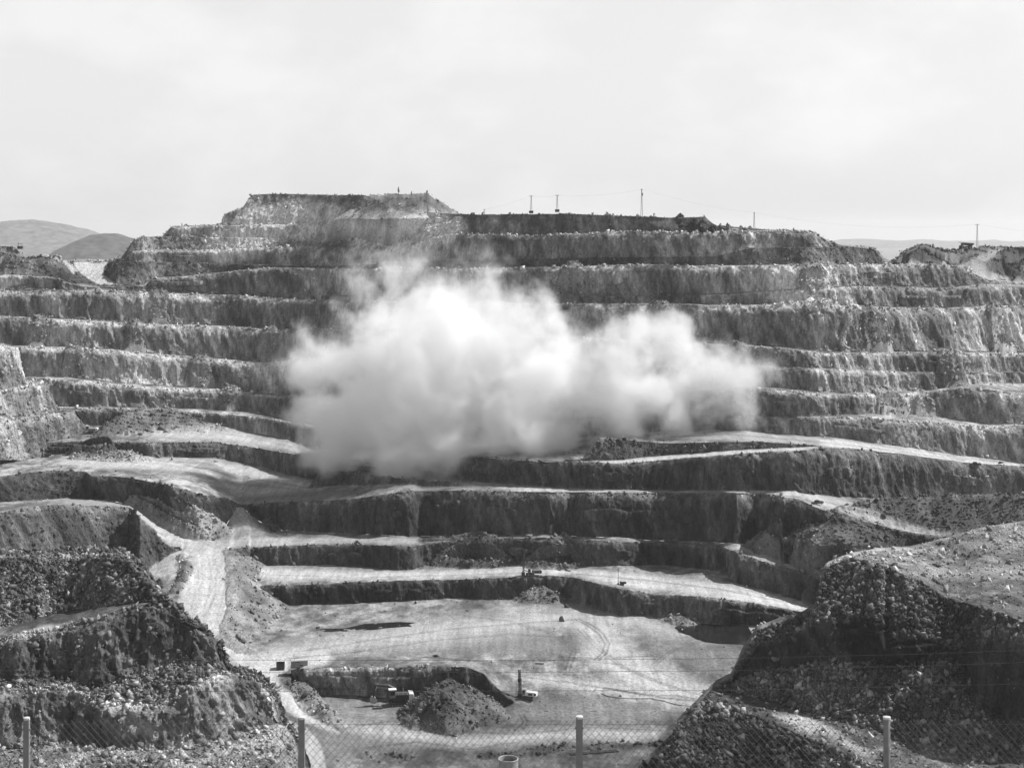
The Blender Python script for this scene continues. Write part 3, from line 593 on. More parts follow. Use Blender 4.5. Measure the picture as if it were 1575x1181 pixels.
# the near hill at the lower left
UL3 = np.arange(-170, 545, 1.35)
SIL = [(200,867),(215,884),(240,906),(262,927),(275,937),(290,956),(318,967),(330,987),(345,997),(353,1017),(360,1030),(375,1032),(395,1040),(415,1062),(430,1083),(434,1104),(440,1116),(452,1134),(463,1158),(470,1183),(480,1230),(545,1400)]
def from_(u0, dv=0): return [(u, v+dv) for u, v in SIL if u > u0]
l3 = [
 ln('flat', ('Z', [(-170,1420,-152),(430,1420,-152),(470,1420,-165),(480,1420,-171),(545,1420,-183)]), alb=.25),
 ln('flat', ('Z', [(-170,1152,-150),(0,1151,-150),(60,1150,-150),(107,1142,-150),(150,1150,-150),(229,1154,-150),(300,1152,-150),(366,1126,-150),(427,1113,-150),(440,1117,-152),(452,1135,-155),(463,1159,-158.5),(470,1184,-162),(480,1231,-168),(545,1401,-182)]), alb=.24, rub=.35),
 ln('face', ('F', [(-170,1060,.8),(0,1058,.8),(110,1056,.8),(150,1082,.8),(240,1085,.8),(290,1062,.8),(330,1040,.8),(352,1032,.9),(375,1032,1),(395,1040,1)]+[(u, v, 1) for u, v in SIL if u > 396]), alb=.15),
 ln('rub', ('W', [(-170,6),(110,6,.5),(150,8,2),(200,14,5),(260,16,6),(330,6,1.5),(352,2,0),(360,0,0),(545,0,0)]), alb=.10),
 ln('face', ('F', [(-170,985,.7),(0,980),(30,974),(76,966),(122,957),(152,948),(198,933),(238,927),(262,931)]+[(u, v, .8) for u, v in SIL if u > 270]), alb=.10),
 ln('flat', ('W', [(-170,7),(0,9),(76,16),(122,16),(183,6),(238,.5),(260,0),(545,0)]), alb=.2),
 ln('rub', ('F', [(-170,862,1.1),(0,864,1.1),(60,862,1.1),(130,858,1.1),(185,861,1.1)]+[(u, v, 1.1) for u, v in SIL]), alb=.10),
 ln('rub', ('W', [(-170,16),(200,14),(260,5),(545,4)]), alb=.10),
 ln('flat', ('W', [(-170,60,-60),(545,60,-60)]), fix=10),
]
def paint3(u, v, x, y, z, al, rb, wf):
    m = poly_mask(u, v, [(180,1080),(330,1045),(430,1075),(440,1115),(300,1155),(200,1150)], 22)
    al = al*(1+1.0*m)
    m = poly_mask(u, v, [(230,985),(300,990),(350,1015),(330,1030),(250,1040),(170,1070),(150,1040)], 15)
    al = al*(1+.3*m)
    for poly, a in (([(0,985),(40,970),(110,957),(110,961),(60,975),(0,992)], .5), ([(60,963),(80,961),(80,965),(55,968)], .55)):
        m = poly_mask(u, v, poly, 4); al = al*(1-m*.6)+m*.6*a
    m = poly_mask(u, v, [(-170,1152),(500,1160),(500,1200),(-170,1200)], 3)
    al = al*(1-m)+al*m*1.15
    return al, rb
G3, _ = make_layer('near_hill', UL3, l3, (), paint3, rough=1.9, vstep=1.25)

# the plateau at the right with its rock spill
UR1 = np.arange(975, 1745, 1.35)
SR = [(975,1195),(985,1180),(1000,1168),(1029,1153),(1044,1113),(1080,1076)]
r1 = [
 ln('flat', ('Z', [(975,1200,-170),(985,1187,-170),(1000,1188,-171),(1029,1230,-172),(1060,1260,-174),(1100,1290,-176),(1745,1420,-178)]), alb=.1),
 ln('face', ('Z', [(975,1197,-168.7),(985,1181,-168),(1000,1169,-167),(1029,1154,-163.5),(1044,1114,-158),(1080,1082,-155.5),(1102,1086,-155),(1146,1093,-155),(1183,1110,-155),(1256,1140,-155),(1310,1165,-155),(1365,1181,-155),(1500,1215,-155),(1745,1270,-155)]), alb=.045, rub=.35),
 ln('flat', ('L', SR+[(1102,1057),(1124,1063),(1183,1078),(1255,1103),(1329,1118),(1401,1140),(1475,1154),(1570,1166),(1745,1180)]), alb=.17, rub=.08),
 ln('rub', ('F', [(u, v, 1.5) for u, v in SR]+[(1102,1056,1.5),(1124,1052,1.5),(1142,1042,1.5),(1164,1034,1.5),(1255,1021,1.5),(1310,1019,1.5),(1354,1026,1.5),(1409,1022,1.5),(1440,1000,1.5),(1475,1020,1.5),(1493,1052,1.5),(1511,1092,1.5),(1548,1139,1.5),(1575,1160,1.5),(1745,1175,1.5)]), alb=.085),
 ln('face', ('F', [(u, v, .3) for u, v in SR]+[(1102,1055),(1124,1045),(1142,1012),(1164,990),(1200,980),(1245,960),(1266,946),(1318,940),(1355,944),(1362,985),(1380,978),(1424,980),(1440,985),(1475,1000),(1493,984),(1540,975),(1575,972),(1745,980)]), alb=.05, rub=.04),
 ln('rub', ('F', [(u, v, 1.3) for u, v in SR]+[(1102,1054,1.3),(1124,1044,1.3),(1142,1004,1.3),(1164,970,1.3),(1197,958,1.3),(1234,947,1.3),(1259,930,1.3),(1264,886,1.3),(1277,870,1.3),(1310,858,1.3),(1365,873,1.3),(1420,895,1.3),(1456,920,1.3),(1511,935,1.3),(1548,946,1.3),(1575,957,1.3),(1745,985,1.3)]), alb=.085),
 ln('flat', ('L', SR+[(1102,1053),(1124,1043),(1142,1003),(1164,969),(1197,957),(1234,946),(1259,929),(1264,885),(1270,878)]),
            ('Z', [(1270.1,872,-119.5),(1277,867.5,-119.5),(1310,855,-119.5),(1347,848,-119.5),(1400,845,-119.5),(1456,831,-119.5),(1478,824,-119.8),(1504,816,-119),(1575,805,-118.5),(1745,790,-118)]), alb=.24, rub=.05),
 ln('flat', ('W', [(975,6),(1745,6)])),
 ln('flat', ('W', [(975,40,-40),(1450,40,-40),(1490,12,-6),(1745,12,-6)]), fix=8),
]
def paintR(u, v, x, y, z, al, rb, wf):
    m = poly_mask(u, v, [(1190,1098),(1240,1100),(1290,1125),(1250,1128),(1215,1115)], 5); al = al*(1-m*.8)+m*.8*.5
    m = poly_mask(u, v, [(1256,1123),(1290,1128),(1345,1160),(1330,1162)], 4); al = al*(1-m*.6)+m*.6*.45
    for poly, a, fe in (([(1380,880),(1575,868),(1640,872),(1640,884),(1500,890),(1400,885)], .33, 8), ([(1480,835),(1575,815),(1640,815),(1640,840),(1500,845)], .28, 8), ([(1430,897),(1500,895),(1490,905),(1430,905)], .09, 3)):
        m = poly_mask(u, v, poly, fe)*(1-np.clip(wf*2, 0, 1)); al = al*(1-m*.6)+m*.6*a
    return al, rb
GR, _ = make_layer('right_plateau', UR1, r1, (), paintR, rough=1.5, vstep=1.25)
# ------------------------------------------------------------------ ground beyond the pit, hills, near bank
MG = mat_plain('far_ground', .16, .95, .3, .01)
MH2 = mat_plain('scrub', .05, .95, .9, .03)
MH = mat_plain('wooded_hill', .10, .95, .9, .016)
def grid_mesh(name, xs, ys, zf, mat, kind='structure'):
    X, Y = np.meshgrid(xs, ys); Z = zf(X, Y)
    n, m = X.shape; idx = np.arange(n*m).reshape(n, m)
    fa = np.stack([idx[:-1, :-1], idx[:-1, 1:], idx[1:, 1:], idx[1:, :-1]], -1).reshape(-1, 4)
    return tag(mesh_from(name, np.stack([X, Y, Z], -1).reshape(-1, 3), fa, mat, smooth=True), kind=kind)
grid_mesh('ground', np.linspace(-14000, 14000, 90), np.concatenate([np.linspace(1120, 3000, 30), np.linspace(3200, 23500, 60)]), lambda x, y: -52-75*sstep(1120, 2600, y)-110*sstep(2600, 8000, y)+6*fbm(x*.002, y*.002, x*0, 3, 5), MG)
def hillz(cx, cy, prof, dep, zb):
    us_, vs_ = [p[0] for p in prof], [p[1] for p in prof]
    def f(x, y):
        u = UC+F*x/cy
        top = -(np.interp(u, us_, vs_)-VH)/F*cy
        t = (y-cy)/dep
        h = np.exp(-t*t*1.6)
        return zb+(top-zb)*h+fbm(x*.006, y*.006, x*0, 4, 8)*18*(h*(1-h))*2+cy*.0012*fbm(x*75/cy, y*75/cy, x*0, 4, 9)*(top > zb+8)
    return f
LW = [(-400,365),(-200,352),(-60,345),(0,342),(25,338.5),(50,338),(80,342),(110,348),(135,354),(160,366),(200,382),(300,400)]
grid_mesh('wooded_hills', np.linspace(-8000, -1800, 300), np.linspace(12200, 16000, 80), hillz(0, 14000, LW, 1100, -240), MH)
LW2 = [(40,404),(80,392),(100,381),(120,371),(140,363),(160,360),(180,361),(200,365),(230,374),(270,392),(300,404)]
grid_mesh('scrub_hill', np.linspace(-2400, -1300, 180), np.linspace(5900, 8100, 80), hillz(0, 7000, LW2, 650, -225), MH2)
RW = [(1000,380),(1250,372),(1290,370),(1320,368.5),(1345,369.5),(1380,371),(1420,370),(1460,371),(1500,372),(1530,370),(1575,372),(1700,371),(1900,375)]
grid_mesh('distant_ridge', np.linspace(1200, 9600, 300), np.linspace(16000, 23000, 60), hillz(0, 20000, RW, 1800, -250), MH)

# the bank the photographer stands on, falling steeply below the fence into the pit
def bankz(x, y):
    z = np.interp(y, [-60, 5, 19.0, 21, 60, 150, 400], [-2.6, -5.2, -7.6, -9.5, -48, -100, -176])
    return z+.12*fbm(x*.8, y*.8, x*0, 3, 3)+np.where(y > 24, 2.0*fbm(x*.06, y*.06, x*0, 3, 4)-2, 0)
grid_mesh('bank', np.linspace(-260, 260, 300), np.concatenate([np.linspace(-60, 24, 90), np.linspace(25, 400, 120)]), bankz, mat_plain('bank_earth', .17, .95, .4, .8, bump=.4))

# ------------------------------------------------------------------ broken rock
def rock_proto(seed, n=12, flat=.75):
    r = random.Random(seed); bm = bmesh.new()
    fy = r.uniform(.6, 1.0)
    for i in range(n):
        v = Vector((r.gauss(0, 1), r.gauss(0, 1), r.gauss(0, 1))).normalized()*r.uniform(.75, 1.1)
        v.z *= flat; v.y *= fy; v.x *= 1.15; bm.verts.new(v)
    res = bmesh.ops.convex_hull(bm, input=bm.verts)
    bmesh.ops.delete(bm, geom=[g for g in res['geom_interior'] if isinstance(g, bmesh.types.BMVert)], context='VERTS')
    bmesh.ops.triangulate(bm, faces=bm.faces)
    bm.verts.ensure_lookup_table(); bm.verts.index_update()
    V = np.array([v.co[:] for v in bm.verts]); Fc = np.array([[v.index for v in f.verts] for f in bm.faces]); bm.free()
    return V, Fc
PROTO = [rock_proto(i, 7+i % 3, .5+.1*(i % 5)) for i in range(16)]
MR = mat_terrain('broken_stone')
def rot_mats(n):
    q = rng.normal(size=(n, 4)); q /= np.linalg.norm(q, axis=1)[:, None]
    w, x, y, z = q.T
    return np.stack([1-2*(y*y+z*z), 2*(x*y-z*w), 2*(x*z+y*w), 2*(x*y+z*w), 1-2*(x*x+z*z), 2*(y*z-x*w), 2*(x*z-y*w), 2*(y*z+x*w), 1-2*(x*x+y*y)], -1).reshape(n, 3, 3)
def scatter(name, G, count, smin, smax, power=2.3, keep=None, wpow=1.0, minrb=.0, bright=1.0):
    w = np.clip(G['rb'], 0, 1.3)**wpow*G['cell']
    w = w*((G['u'] > -90) & (G['u'] < 1665) & (G['v'] < 1215) & (G['rb'] > minrb))
    if keep is not None: w = w*keep(G)
    w = w.reshape(-1); cs = np.cumsum(w); tot = cs[-1]
    pick = np.searchsorted(cs, rng.random(count)*tot)
    px, py, pz = (G[k].reshape(-1)[pick] for k in 'xyz')
    al = G['al'].reshape(-1)[pick]
    s = smin*(1-rng.random(count)*(1-(smin/smax)**power))**(-1/power)
    jit = np.sqrt(G['cell'].reshape(-1)[pick])*.6
    px = px+rng.normal(size=count)*jit*.7; py = py+rng.normal(size=count)*jit*.4
    Rm = rot_mats(count)
    vs, fs, at = [], [], []; off = 0
    which = rng.integers(0, len(PROTO), count)
    tone = al*np.clip(rng.lognormal(.12, .42, count), .4, 2.6)*bright
    for k in range(len(PROTO)):
        m = which == k; nk = m.sum()
        if not nk: continue
        V, Fc = PROTO[k]
        P_ = np.einsum('nij,vj->nvi', Rm[m], V)*s[m][:, None, None]
        P_[..., 0] += px[m][:, None]; P_[..., 1] += py[m][:, None]; P_[..., 2] += (pz[m]+s[m]*.22)[:, None]
        vs.append(P_.reshape(-1, 3)); nv = len(V)
        fs.append((Fc[None]+(np.arange(nk)*nv)[:, None, None]+off).reshape(-1, 3)); off += nk*nv
        at.append(np.repeat(tone[m], nv))
    o = mesh_from(name, np.concatenate(vs), np.concatenate(fs), MR)
    set_attr(o, 'alb', np.clip(np.concatenate(at), .02, .6)); set_attr(o, 'face', np.zeros(off))
    tag(o, kind='stuff'); return o
ENV = dict
scatter('rubble', G0, 42000, .35, 2.0, 2.2)
scatter('rubble', G1, 2500, .4, 1.8, 2.2)
scatter('rubble', G3, 34000, .18, 1.8, 1.6, bright=1.25)
scatter('rubble', GR, 36000, .2, 2.2, 1.55, bright=1.7)

# ------------------------------------------------------------------ individual boulders
def ground(G, u, v, ymax=1e9, ymin=0):
    d = (G['u']-u)**2+(G['v']-v)**2+1e6*((G['y'] > ymax) | (G['y'] < ymin))
    i = int(np.argmin(d)); return Vector((G['x'].flat[i], G['y'].flat[i], G['z'].flat[i]))
BPROTO = []
for i in range(9):
    V, Fc = rock_proto(100+i, 11, .66)
    tone = (.10, .17, .30)[i % 3]
    me_o = mesh_from('boulder', V, Fc, MR); set_attr(me_o, 'alb', np.full(len(V), tone)); set_attr(me_o, 'face', np.zeros(len(V)))
    me_o.data.name = 'boulder'; BPROTO.append(me_o.data); bpy.data.objects.remove(me_o)
def boulder(p, s, k, label, group=None, cat='boulder', sq=1.0):
    o = bpy.data.objects.new('boulder', BPROTO[k % 9]); C.objects.link(o)
    o.location = (p[0], p[1], p[2]+s*.30); o.scale = (s, s*.9, s*sq)
    o.rotation_euler = (random.uniform(-.4, .4), random.uniform(-.4, .4), random.uniform(0, 6.28))
    return tag(o, label, cat, group)
rb_ = np.clip(GR['rb']-.5, 0, 1)*GR['cell']*((GR['v'] > 960) & (GR['v'] < 1165) & (GR['u'] > 1120) & (GR['u'] < 1540))
cs = np.cumsum(rb_.reshape(-1))
for j in range(200):
    i = int(np.searchsorted(cs, random.random()*cs[-1]))
    boulder((GR['x'].flat[i], GR['y'].flat[i], GR['z'].flat[i]), .55+.5*random.random()**2, random.choice((0, 1, 1, 2, 4, 5, 7, 8)), 'angular grey boulder among the many spilled down the right-hand rock slope', 'boulders of the right-hand rock spill')
for (G, u, v, s, k, lab) in [
    (GR, 1469, 1160, 1.9, 3, 'dark squat boulder alone on the bare ledge, right of the last fence post'),
    (GR, 1340, 1072, 2.4, 2, 'largest pale-topped boulder in the middle of the right-hand rock spill'),
    (GR, 1420, 1112, 1.5, 5, 'pale split boulder low in the right-hand rock spill, just right of a fence post'),
    (GR, 1395, 1036, 1.7, 1, 'rounded grey boulder below the overhanging dark face of the right plateau'),
    (GR, 1229, 1092, .9, 2, 'small white-faced boulder alone at the left foot of the right rock spill'),
    (GR, 1290, 1152, .6, 0, 'small dark stone on the edge of the right ledge above the shadowed mound'),
    (G3, 327, 1137, 1.6, 0, 'dark boulder at the foot of the near left hill, upper one of two'),
    (G3, 343, 1149, 1.6, 3, 'dark wedge boulder at the foot of the near left hill, lower one of two'),
    (G3, 418, 1168, 1.1, 2, 'pale flat boulder on the ground left of the fence post by the bent pipe'),
    (G3, 95, 976, 1.0, 2, 'pale boulder on the dirt path across the near left hill'),
    (G0, 245, 704, 2.4, 1, 'big grey boulder at the left in front of the dark cut below the left bench'),
    (G0, 265, 708, 2.2, 2, 'pale rounded boulder on the bright left bench, right of the bigger grey one'),
    (G0, 196, 668, 2.6, 2, 'large pale slab boulder at the foot of the left rubble heap'),
    (G0, 215, 669, 1.6, 0, 'small dark boulder right of the pale slab under the left rubble heap'),
    (G0, 249, 662, 2.2, 0, 'dark boulder at the right foot of the left rubble heap'),
    (G0, 155, 696, 1.8, 1, 'grey boulder on the stony bank under the excavator at the left'),
    (G0, 608, 929, 1.3, 2, 'pale boulder at the foot of the lowest long rock face'),
    (G0, 640, 927, 1.1, 0, 'dark boulder at the foot of the lowest long rock face'),
    (G0, 872, 934, 1.5, 0, 'dark boulder at the right foot of the rock fan below the drilling rig'),
    (G0, 838, 868, 1.5, 2, 'white boulder under the middle face behind the drilling rig'),
    (G0, 648, 1095, 1.5, 2, 'white slab lying on the blasted heap in the sunken pit'),
    (G0, 1322, 762, 2.6, 1, 'large rounded boulder on the road against the right rock face'),
    (G0, 862, 1146, 1.2, 0, 'dark boulder on the stone row left of the pipes'),
    (G0, 958, 1141, 1.1, 1, 'grey boulder on the stone row right of the pipes')]:
    boulder(ground(G, u, v), s, k, lab)
# ------------------------------------------------------------------ the dust cloud of the blast
BL = [  # u, v, distance, radius px, density factor
 (512,556,800,62,1.0),(490,640,812,42,.9),(560,640,790,80,1.1),(480,688,800,26,.8),(525,690,778,34,1.0),(640,590,785,105,1.2),(625,690,768,62,1.3),
 (700,680,770,55,1.2),(590,490,815,48,.45),(650,500,810,60,.8),(620,440,850,46,.22),(690,450,850,44,.20),(745,478,830,48,.45),(560,440,860,30,.14),(740,415,870,34,.10),
 (710,550,790,95,1.2),(790,540,785,78,1.2),(850,520,790,52,1.0),(790,640,772,80,1.3),(860,600,778,90,1.2),(860,680,764,38,1.2),
 (940,590,776,78,1.2),(935,500,800,28,.35),(985,510,796,32,.55),(1040,530,790,50,1.0),(1000,600,775,70,1.1),(1070,590,775,60,1.1),
 (1110,620,768,48,1.1),(1150,590,772,38,.7),(1185,572,776,26,.30),(960,648,768,38,1.1),(1050,645,765,34,1.0),(1120,648,764,22,.9)]
def dust_cloud():
    pts = []
    for u, v, y, r, d in BL:
        p = P(u, v, y=y); pts.append((p, r/F*y*1.30, d))
    lo = Vector((min(p.x-r for p, r, d in pts)-14, min(p.y-r for p, r, d in pts)-6, min(p.z-r for p, r, d in pts)-4))
    hi = Vector((max(p.x+r for p, r, d in pts)+14, max(p.y+r for p, r, d in pts)+10, max(p.z+r for p, r, d in pts)+14))
    lo.y = max(lo.y, 736); 
    ng = bpy.data.node_groups.new('dust', 'GeometryNodeTree')
    ng.interface.new_socket('Geometry', in_out='INPUT', socket_type='NodeSocketGeometry')
    ng.interface.new_socket('Geometry', in_out='OUTPUT', socket_type='NodeSocketGeometry')
    n, l = ng.nodes, ng.links
    out = n.new('NodeGroupOutput'); pos = n.new('GeometryNodeInputPosition')
    def M(op, a, b=None, c=None, clamp=False):
        q = n.new('ShaderNodeMath'); q.operation = op; q.use_clamp = clamp
        for i, v in enumerate((a, b, c)):
            if v is None: continue
            if isinstance(v, (int, float)): q.inputs[i].default_value = v
            else: l.new(v, q.inputs[i])
        return q.outputs[0]
    def VM(op, a, b):
        q = n.new('ShaderNodeVectorMath'); q.operation = op
        for i, v in enumerate((a, b)):
            if isinstance(v, (tuple, Vector)): q.inputs[i].default_value = v
            elif v is not None: l.new(v, q.inputs[i])
        return q
    def NOISE(vec, scale, det, rough=.55, fac='Value'):
        q = n.new('ShaderNodeTexNoise'); q.inputs['Scale'].default_value = scale; q.inputs['Detail'].default_value = det; q.inputs['Roughness'].default_value = rough
        l.new(vec, q.inputs['Vector']); return q
    # warp the space so the lobes curl
    w = NOISE(pos.outputs[0], .028, 3); wv = VM('SUBTRACT', w.outputs[1], (.5, .5, .5))
    sc = n.new('ShaderNodeVectorMath'); sc.operation = 'SCALE'; l.new(wv.outputs[0], sc.inputs[0]); sc.inputs[3].default_value = 34
    wp1 = VM('ADD', pos.outputs[0], sc.outputs[0]).outputs[0]
    w2 = NOISE(pos.outputs[0], .11, 3); wv2 = VM('SUBTRACT', w2.outputs[1], (.5, .5, .5))
    sc2 = n.new('ShaderNodeVectorMath'); sc2.operation = 'SCALE'; l.new(wv2.outputs[0], sc2.inputs[0]); sc2.inputs[3].default_value = 13
    wp = VM('ADD', wp1, sc2.outputs[0]).outputs[0]
    f = None
    for p, r, d in pts:
        dist = VM('DISTANCE', wp, p).outputs[1]
        q = M('MULTIPLY', M('SUBTRACT', 1.0, M('DIVIDE', dist, r)), .45+.55*d)
        f = q if f is None else M('SMOOTH_MAX', f, q, .35)
    n1 = NOISE(wp, .05, 10, .68).outputs[0]
    shape = M('MULTIPLY_ADD', M('SUBTRACT', n1, .5), 2.8, f)
    dens = M('MULTIPLY', M('SUBTRACT', shape, .06), 2.0, clamp=True)
    dens = M('MULTIPLY', M('MULTIPLY', dens, dens), 1.0)
    vc = n.new('GeometryNodeVolumeCube'); l.new(dens, vc.inputs['Density'])
    vc.inputs['Min'].default_value = lo; vc.inputs['Max'].default_value = hi
    step = 1.35
    for k, a in enumerate(('Resolution X', 'Resolution Y', 'Resolution Z')): vc.inputs[a].default_value = int((hi[k]-lo[k])/step)
    sm = n.new('GeometryNodeSetMaterial'); l.new(vc.outputs[0], sm.inputs[0]); l.new(sm.outputs[0], out.inputs[0])
    m = bpy.data.materials.new('airborne_dust'); m.use_nodes = True
    a, b = m.node_tree.nodes, m.node_tree.links
    a.remove(a['Principled BSDF'])
    pv = a.new('ShaderNodeVolumePrincipled'); pv.inputs['Color'].default_value = (.972, .972, .972, 1); pv.inputs['Anisotropy'].default_value = .2
    vi = a.new('ShaderNodeVolumeInfo'); mu = a.new('ShaderNodeMath'); mu.operation = 'MULTIPLY'; mu.inputs[1].default_value = DUST
    b.new(vi.outputs['Density'], mu.inputs[0]); b.new(mu.outputs[0], pv.inputs['Density']); pv.inputs['Density Attribute'].default_value = ''
    b.new(pv.outputs[0], a['Material Output'].inputs['Volume'])
    sm.inputs['Material'].default_value = m
    me = bpy.data.meshes.new('dust_cloud')
    me.from_pydata([tuple(lo), tuple(hi), (lo.x, hi.y, lo.z)], [], [(0, 1, 2)])
    me.materials.append(m)
    o = bpy.data.objects.new('dust_cloud', me); C.objects.link(o)
    md = o.modifiers.new('dust', 'NODES'); md.node_group = ng
    return tag(o, kind='stuff')
DUST = .10
dust_cloud()

# ------------------------------------------------------------------ haze over the whole country
def haze():
    me = bpy.data.meshes.new('haze'); bm = bmesh.new(); bmesh.ops.create_cube(bm, size=1)
    lo, hi = Vector((-15000, -150, -262)), Vector((15000, 24500, 105))
    for v in bm.verts: v.co = Vector([lo[k]+(v.co[k]+.5)*(hi[k]-lo[k]) for k in range(3)])
    bm.to_mesh(me); bm.free()
    m = bpy.data.materials.new('thin_haze'); m.use_nodes = True
    a, b = m.node_tree.nodes, m.node_tree.links
    a.remove(a['Principled BSDF'])
    pv = a.new('ShaderNodeVolumePrincipled'); pv.inputs['Color'].default_value = (.93, .93, .93, 1); pv.inputs['Density'].default_value = HAZE; pv.inputs['Anisotropy'].default_value = .3
    b.new(pv.outputs[0], a['Material Output'].inputs['Volume'])
    me.materials.append(m)
    o = bpy.data.objects.new('haze', me); C.objects.link(o); return tag(o, kind='stuff')
HAZE = 4.2e-5
haze()
# ------------------------------------------------------------------ builders for the things
class MB:
    def __init__(s): s.bm = bmesh.new()
    def box(s, c, d, rz=0, ry=0, taper=1.0, rx=0):
        m = Matrix.Translation(c) @ Matrix.Rotation(rz, 4, 'Z') @ Matrix.Rotation(ry, 4, 'Y') @ Matrix.Rotation(rx, 4, 'X')
        vs = []
        for k in (-1, 1):
            t = taper if k > 0 else 1
            for a, b in ((-1, -1), (1, -1), (1, 1), (-1, 1)): vs.append(s.bm.verts.new(m @ Vector((a*d[0]/2*t, b*d[1]/2*t, k*d[2]/2))))
        for f in ((3, 2, 1, 0), (4, 5, 6, 7), (0, 1, 5, 4), (1, 2, 6, 5), (2, 3, 7, 6), (3, 0, 4, 7)): s.bm.faces.new([vs[i] for i in f])
        return s
    def prism(s, pts, y0, y1):                      # outline in x,z drawn out along y
        a = [s.bm.verts.new((x, y0, z)) for x, z in pts]; b = [s.bm.verts.new((x, y1, z)) for x, z in pts]
        s.bm.faces.new(a[::-1]); s.bm.faces.new(b); n = len(pts)
        for i in range(n): s.bm.faces.new((a[i], a[(i+1) % n], b[(i+1) % n], b[i]))
        return s
    def tube(s, path, r, n=8, caps=True):
        path = [Vector(p) for p in path]; rr = r if isinstance(r, (list, tuple)) else [r]*len(path); rings = []
        for i, p in enumerate(path):
            d = (path[min(i+1, len(path)-1)]-path[max(i-1, 0)]).normalized()
            a = d.orthogonal().normalized() if i == 0 else (pa-d*pa.dot(d)).normalized()
            pa = a; b = d.cross(a)
            rings.append([s.bm.verts.new(p+(a*math.cos(6.2832*k/n)+b*math.sin(6.2832*k/n))*rr[i]) for k in range(n)])
        for q, w in zip(rings, rings[1:]):
            for k in range(n): s.bm.faces.new((q[k], q[(k+1) % n], w[(k+1) % n], w[k]))
        if caps: s.bm.faces.new(rings[0][::-1]); s.bm.faces.new(rings[-1])
        return s
    def build(s, name, mat, parent=None, bevel=0, smooth=False):
        if bevel: bmesh.ops.bevel(s.bm, geom=list(s.bm.edges), offset=bevel, segments=1, affect='EDGES', clamp_overlap=True)
        bmesh.ops.recalc_face_normals(s.bm, faces=s.bm.faces)
        me = bpy.data.meshes.new(name); s.bm.to_mesh(me); s.bm.free(); me.materials.append(mat)
        if smooth:
            for p in me.polygons: p.use_smooth = True
        o = bpy.data.objects.new(name, me); C.objects.link(o)
        if parent: o.parent = parent
        return o
def thing(name, label, cat, loc, rz=0, group=None, sc=1.0):
    o = bpy.data.objects.new(name, None); C.objects.link(o); o.location = loc; o.rotation_euler = (0, 0, rz); o.scale = (sc,)*3
    o.empty_display_size = .3
    return tag(o, label, cat, group)
M_ = dict(pale=mat_plain('pale_paint', .55, .5, .12, .6), white=mat_plain('white_paint', .72, .5, .08, .6), dark=mat_plain('dark_steel', .035, .6, .3, .8),
          grey=mat_plain('grey_steel', .16, .55, .25, .7), mid=mat_plain('worn_paint', .30, .6, .2, .7), glass=mat_plain('dark_glass', .03, .15, .1, 1),
          rubber=mat_plain('rubber', .03, .8, .2, 2), galv=mat_plain('galvanised', .2, .55, .18, 9), wire=mat_plain('fence_wire', .075, .5, .1, 9), cont=mat_plain('container_side', .24, .6, .2, 1.5),
          bark=mat_plain('bark', .07, .9, .3, 1), leaf=mat_plain('foliage', .055, .8, .4, 1.2), concrete=mat_plain('concrete', .35, .9, .15, 2), wood=mat_plain('weathered_wood', .2, .9, .2, 2))

def tracks(t, L, wd, h, gauge):
    for sy in (-1, 1):
        o = MB().prism([(-L/2+h*.35, 0), (L/2-h*.35, 0), (L/2, h*.5), (L/2-h*.3, h), (-L/2+h*.3, h), (-L/2, h*.5)], sy*gauge/2-wd/2, sy*gauge/2+wd/2).build('track', M_['dark'], t)
        r = MB()
        for k in range(6):
            x = -L*.38+k*L*.152; r.tube([(x, sy*gauge/2-wd*.56, h*.42), (x, sy*gauge/2+wd*.56, h*.42)], h*.2, 8)
        r.build('roller', M_['grey'], o)

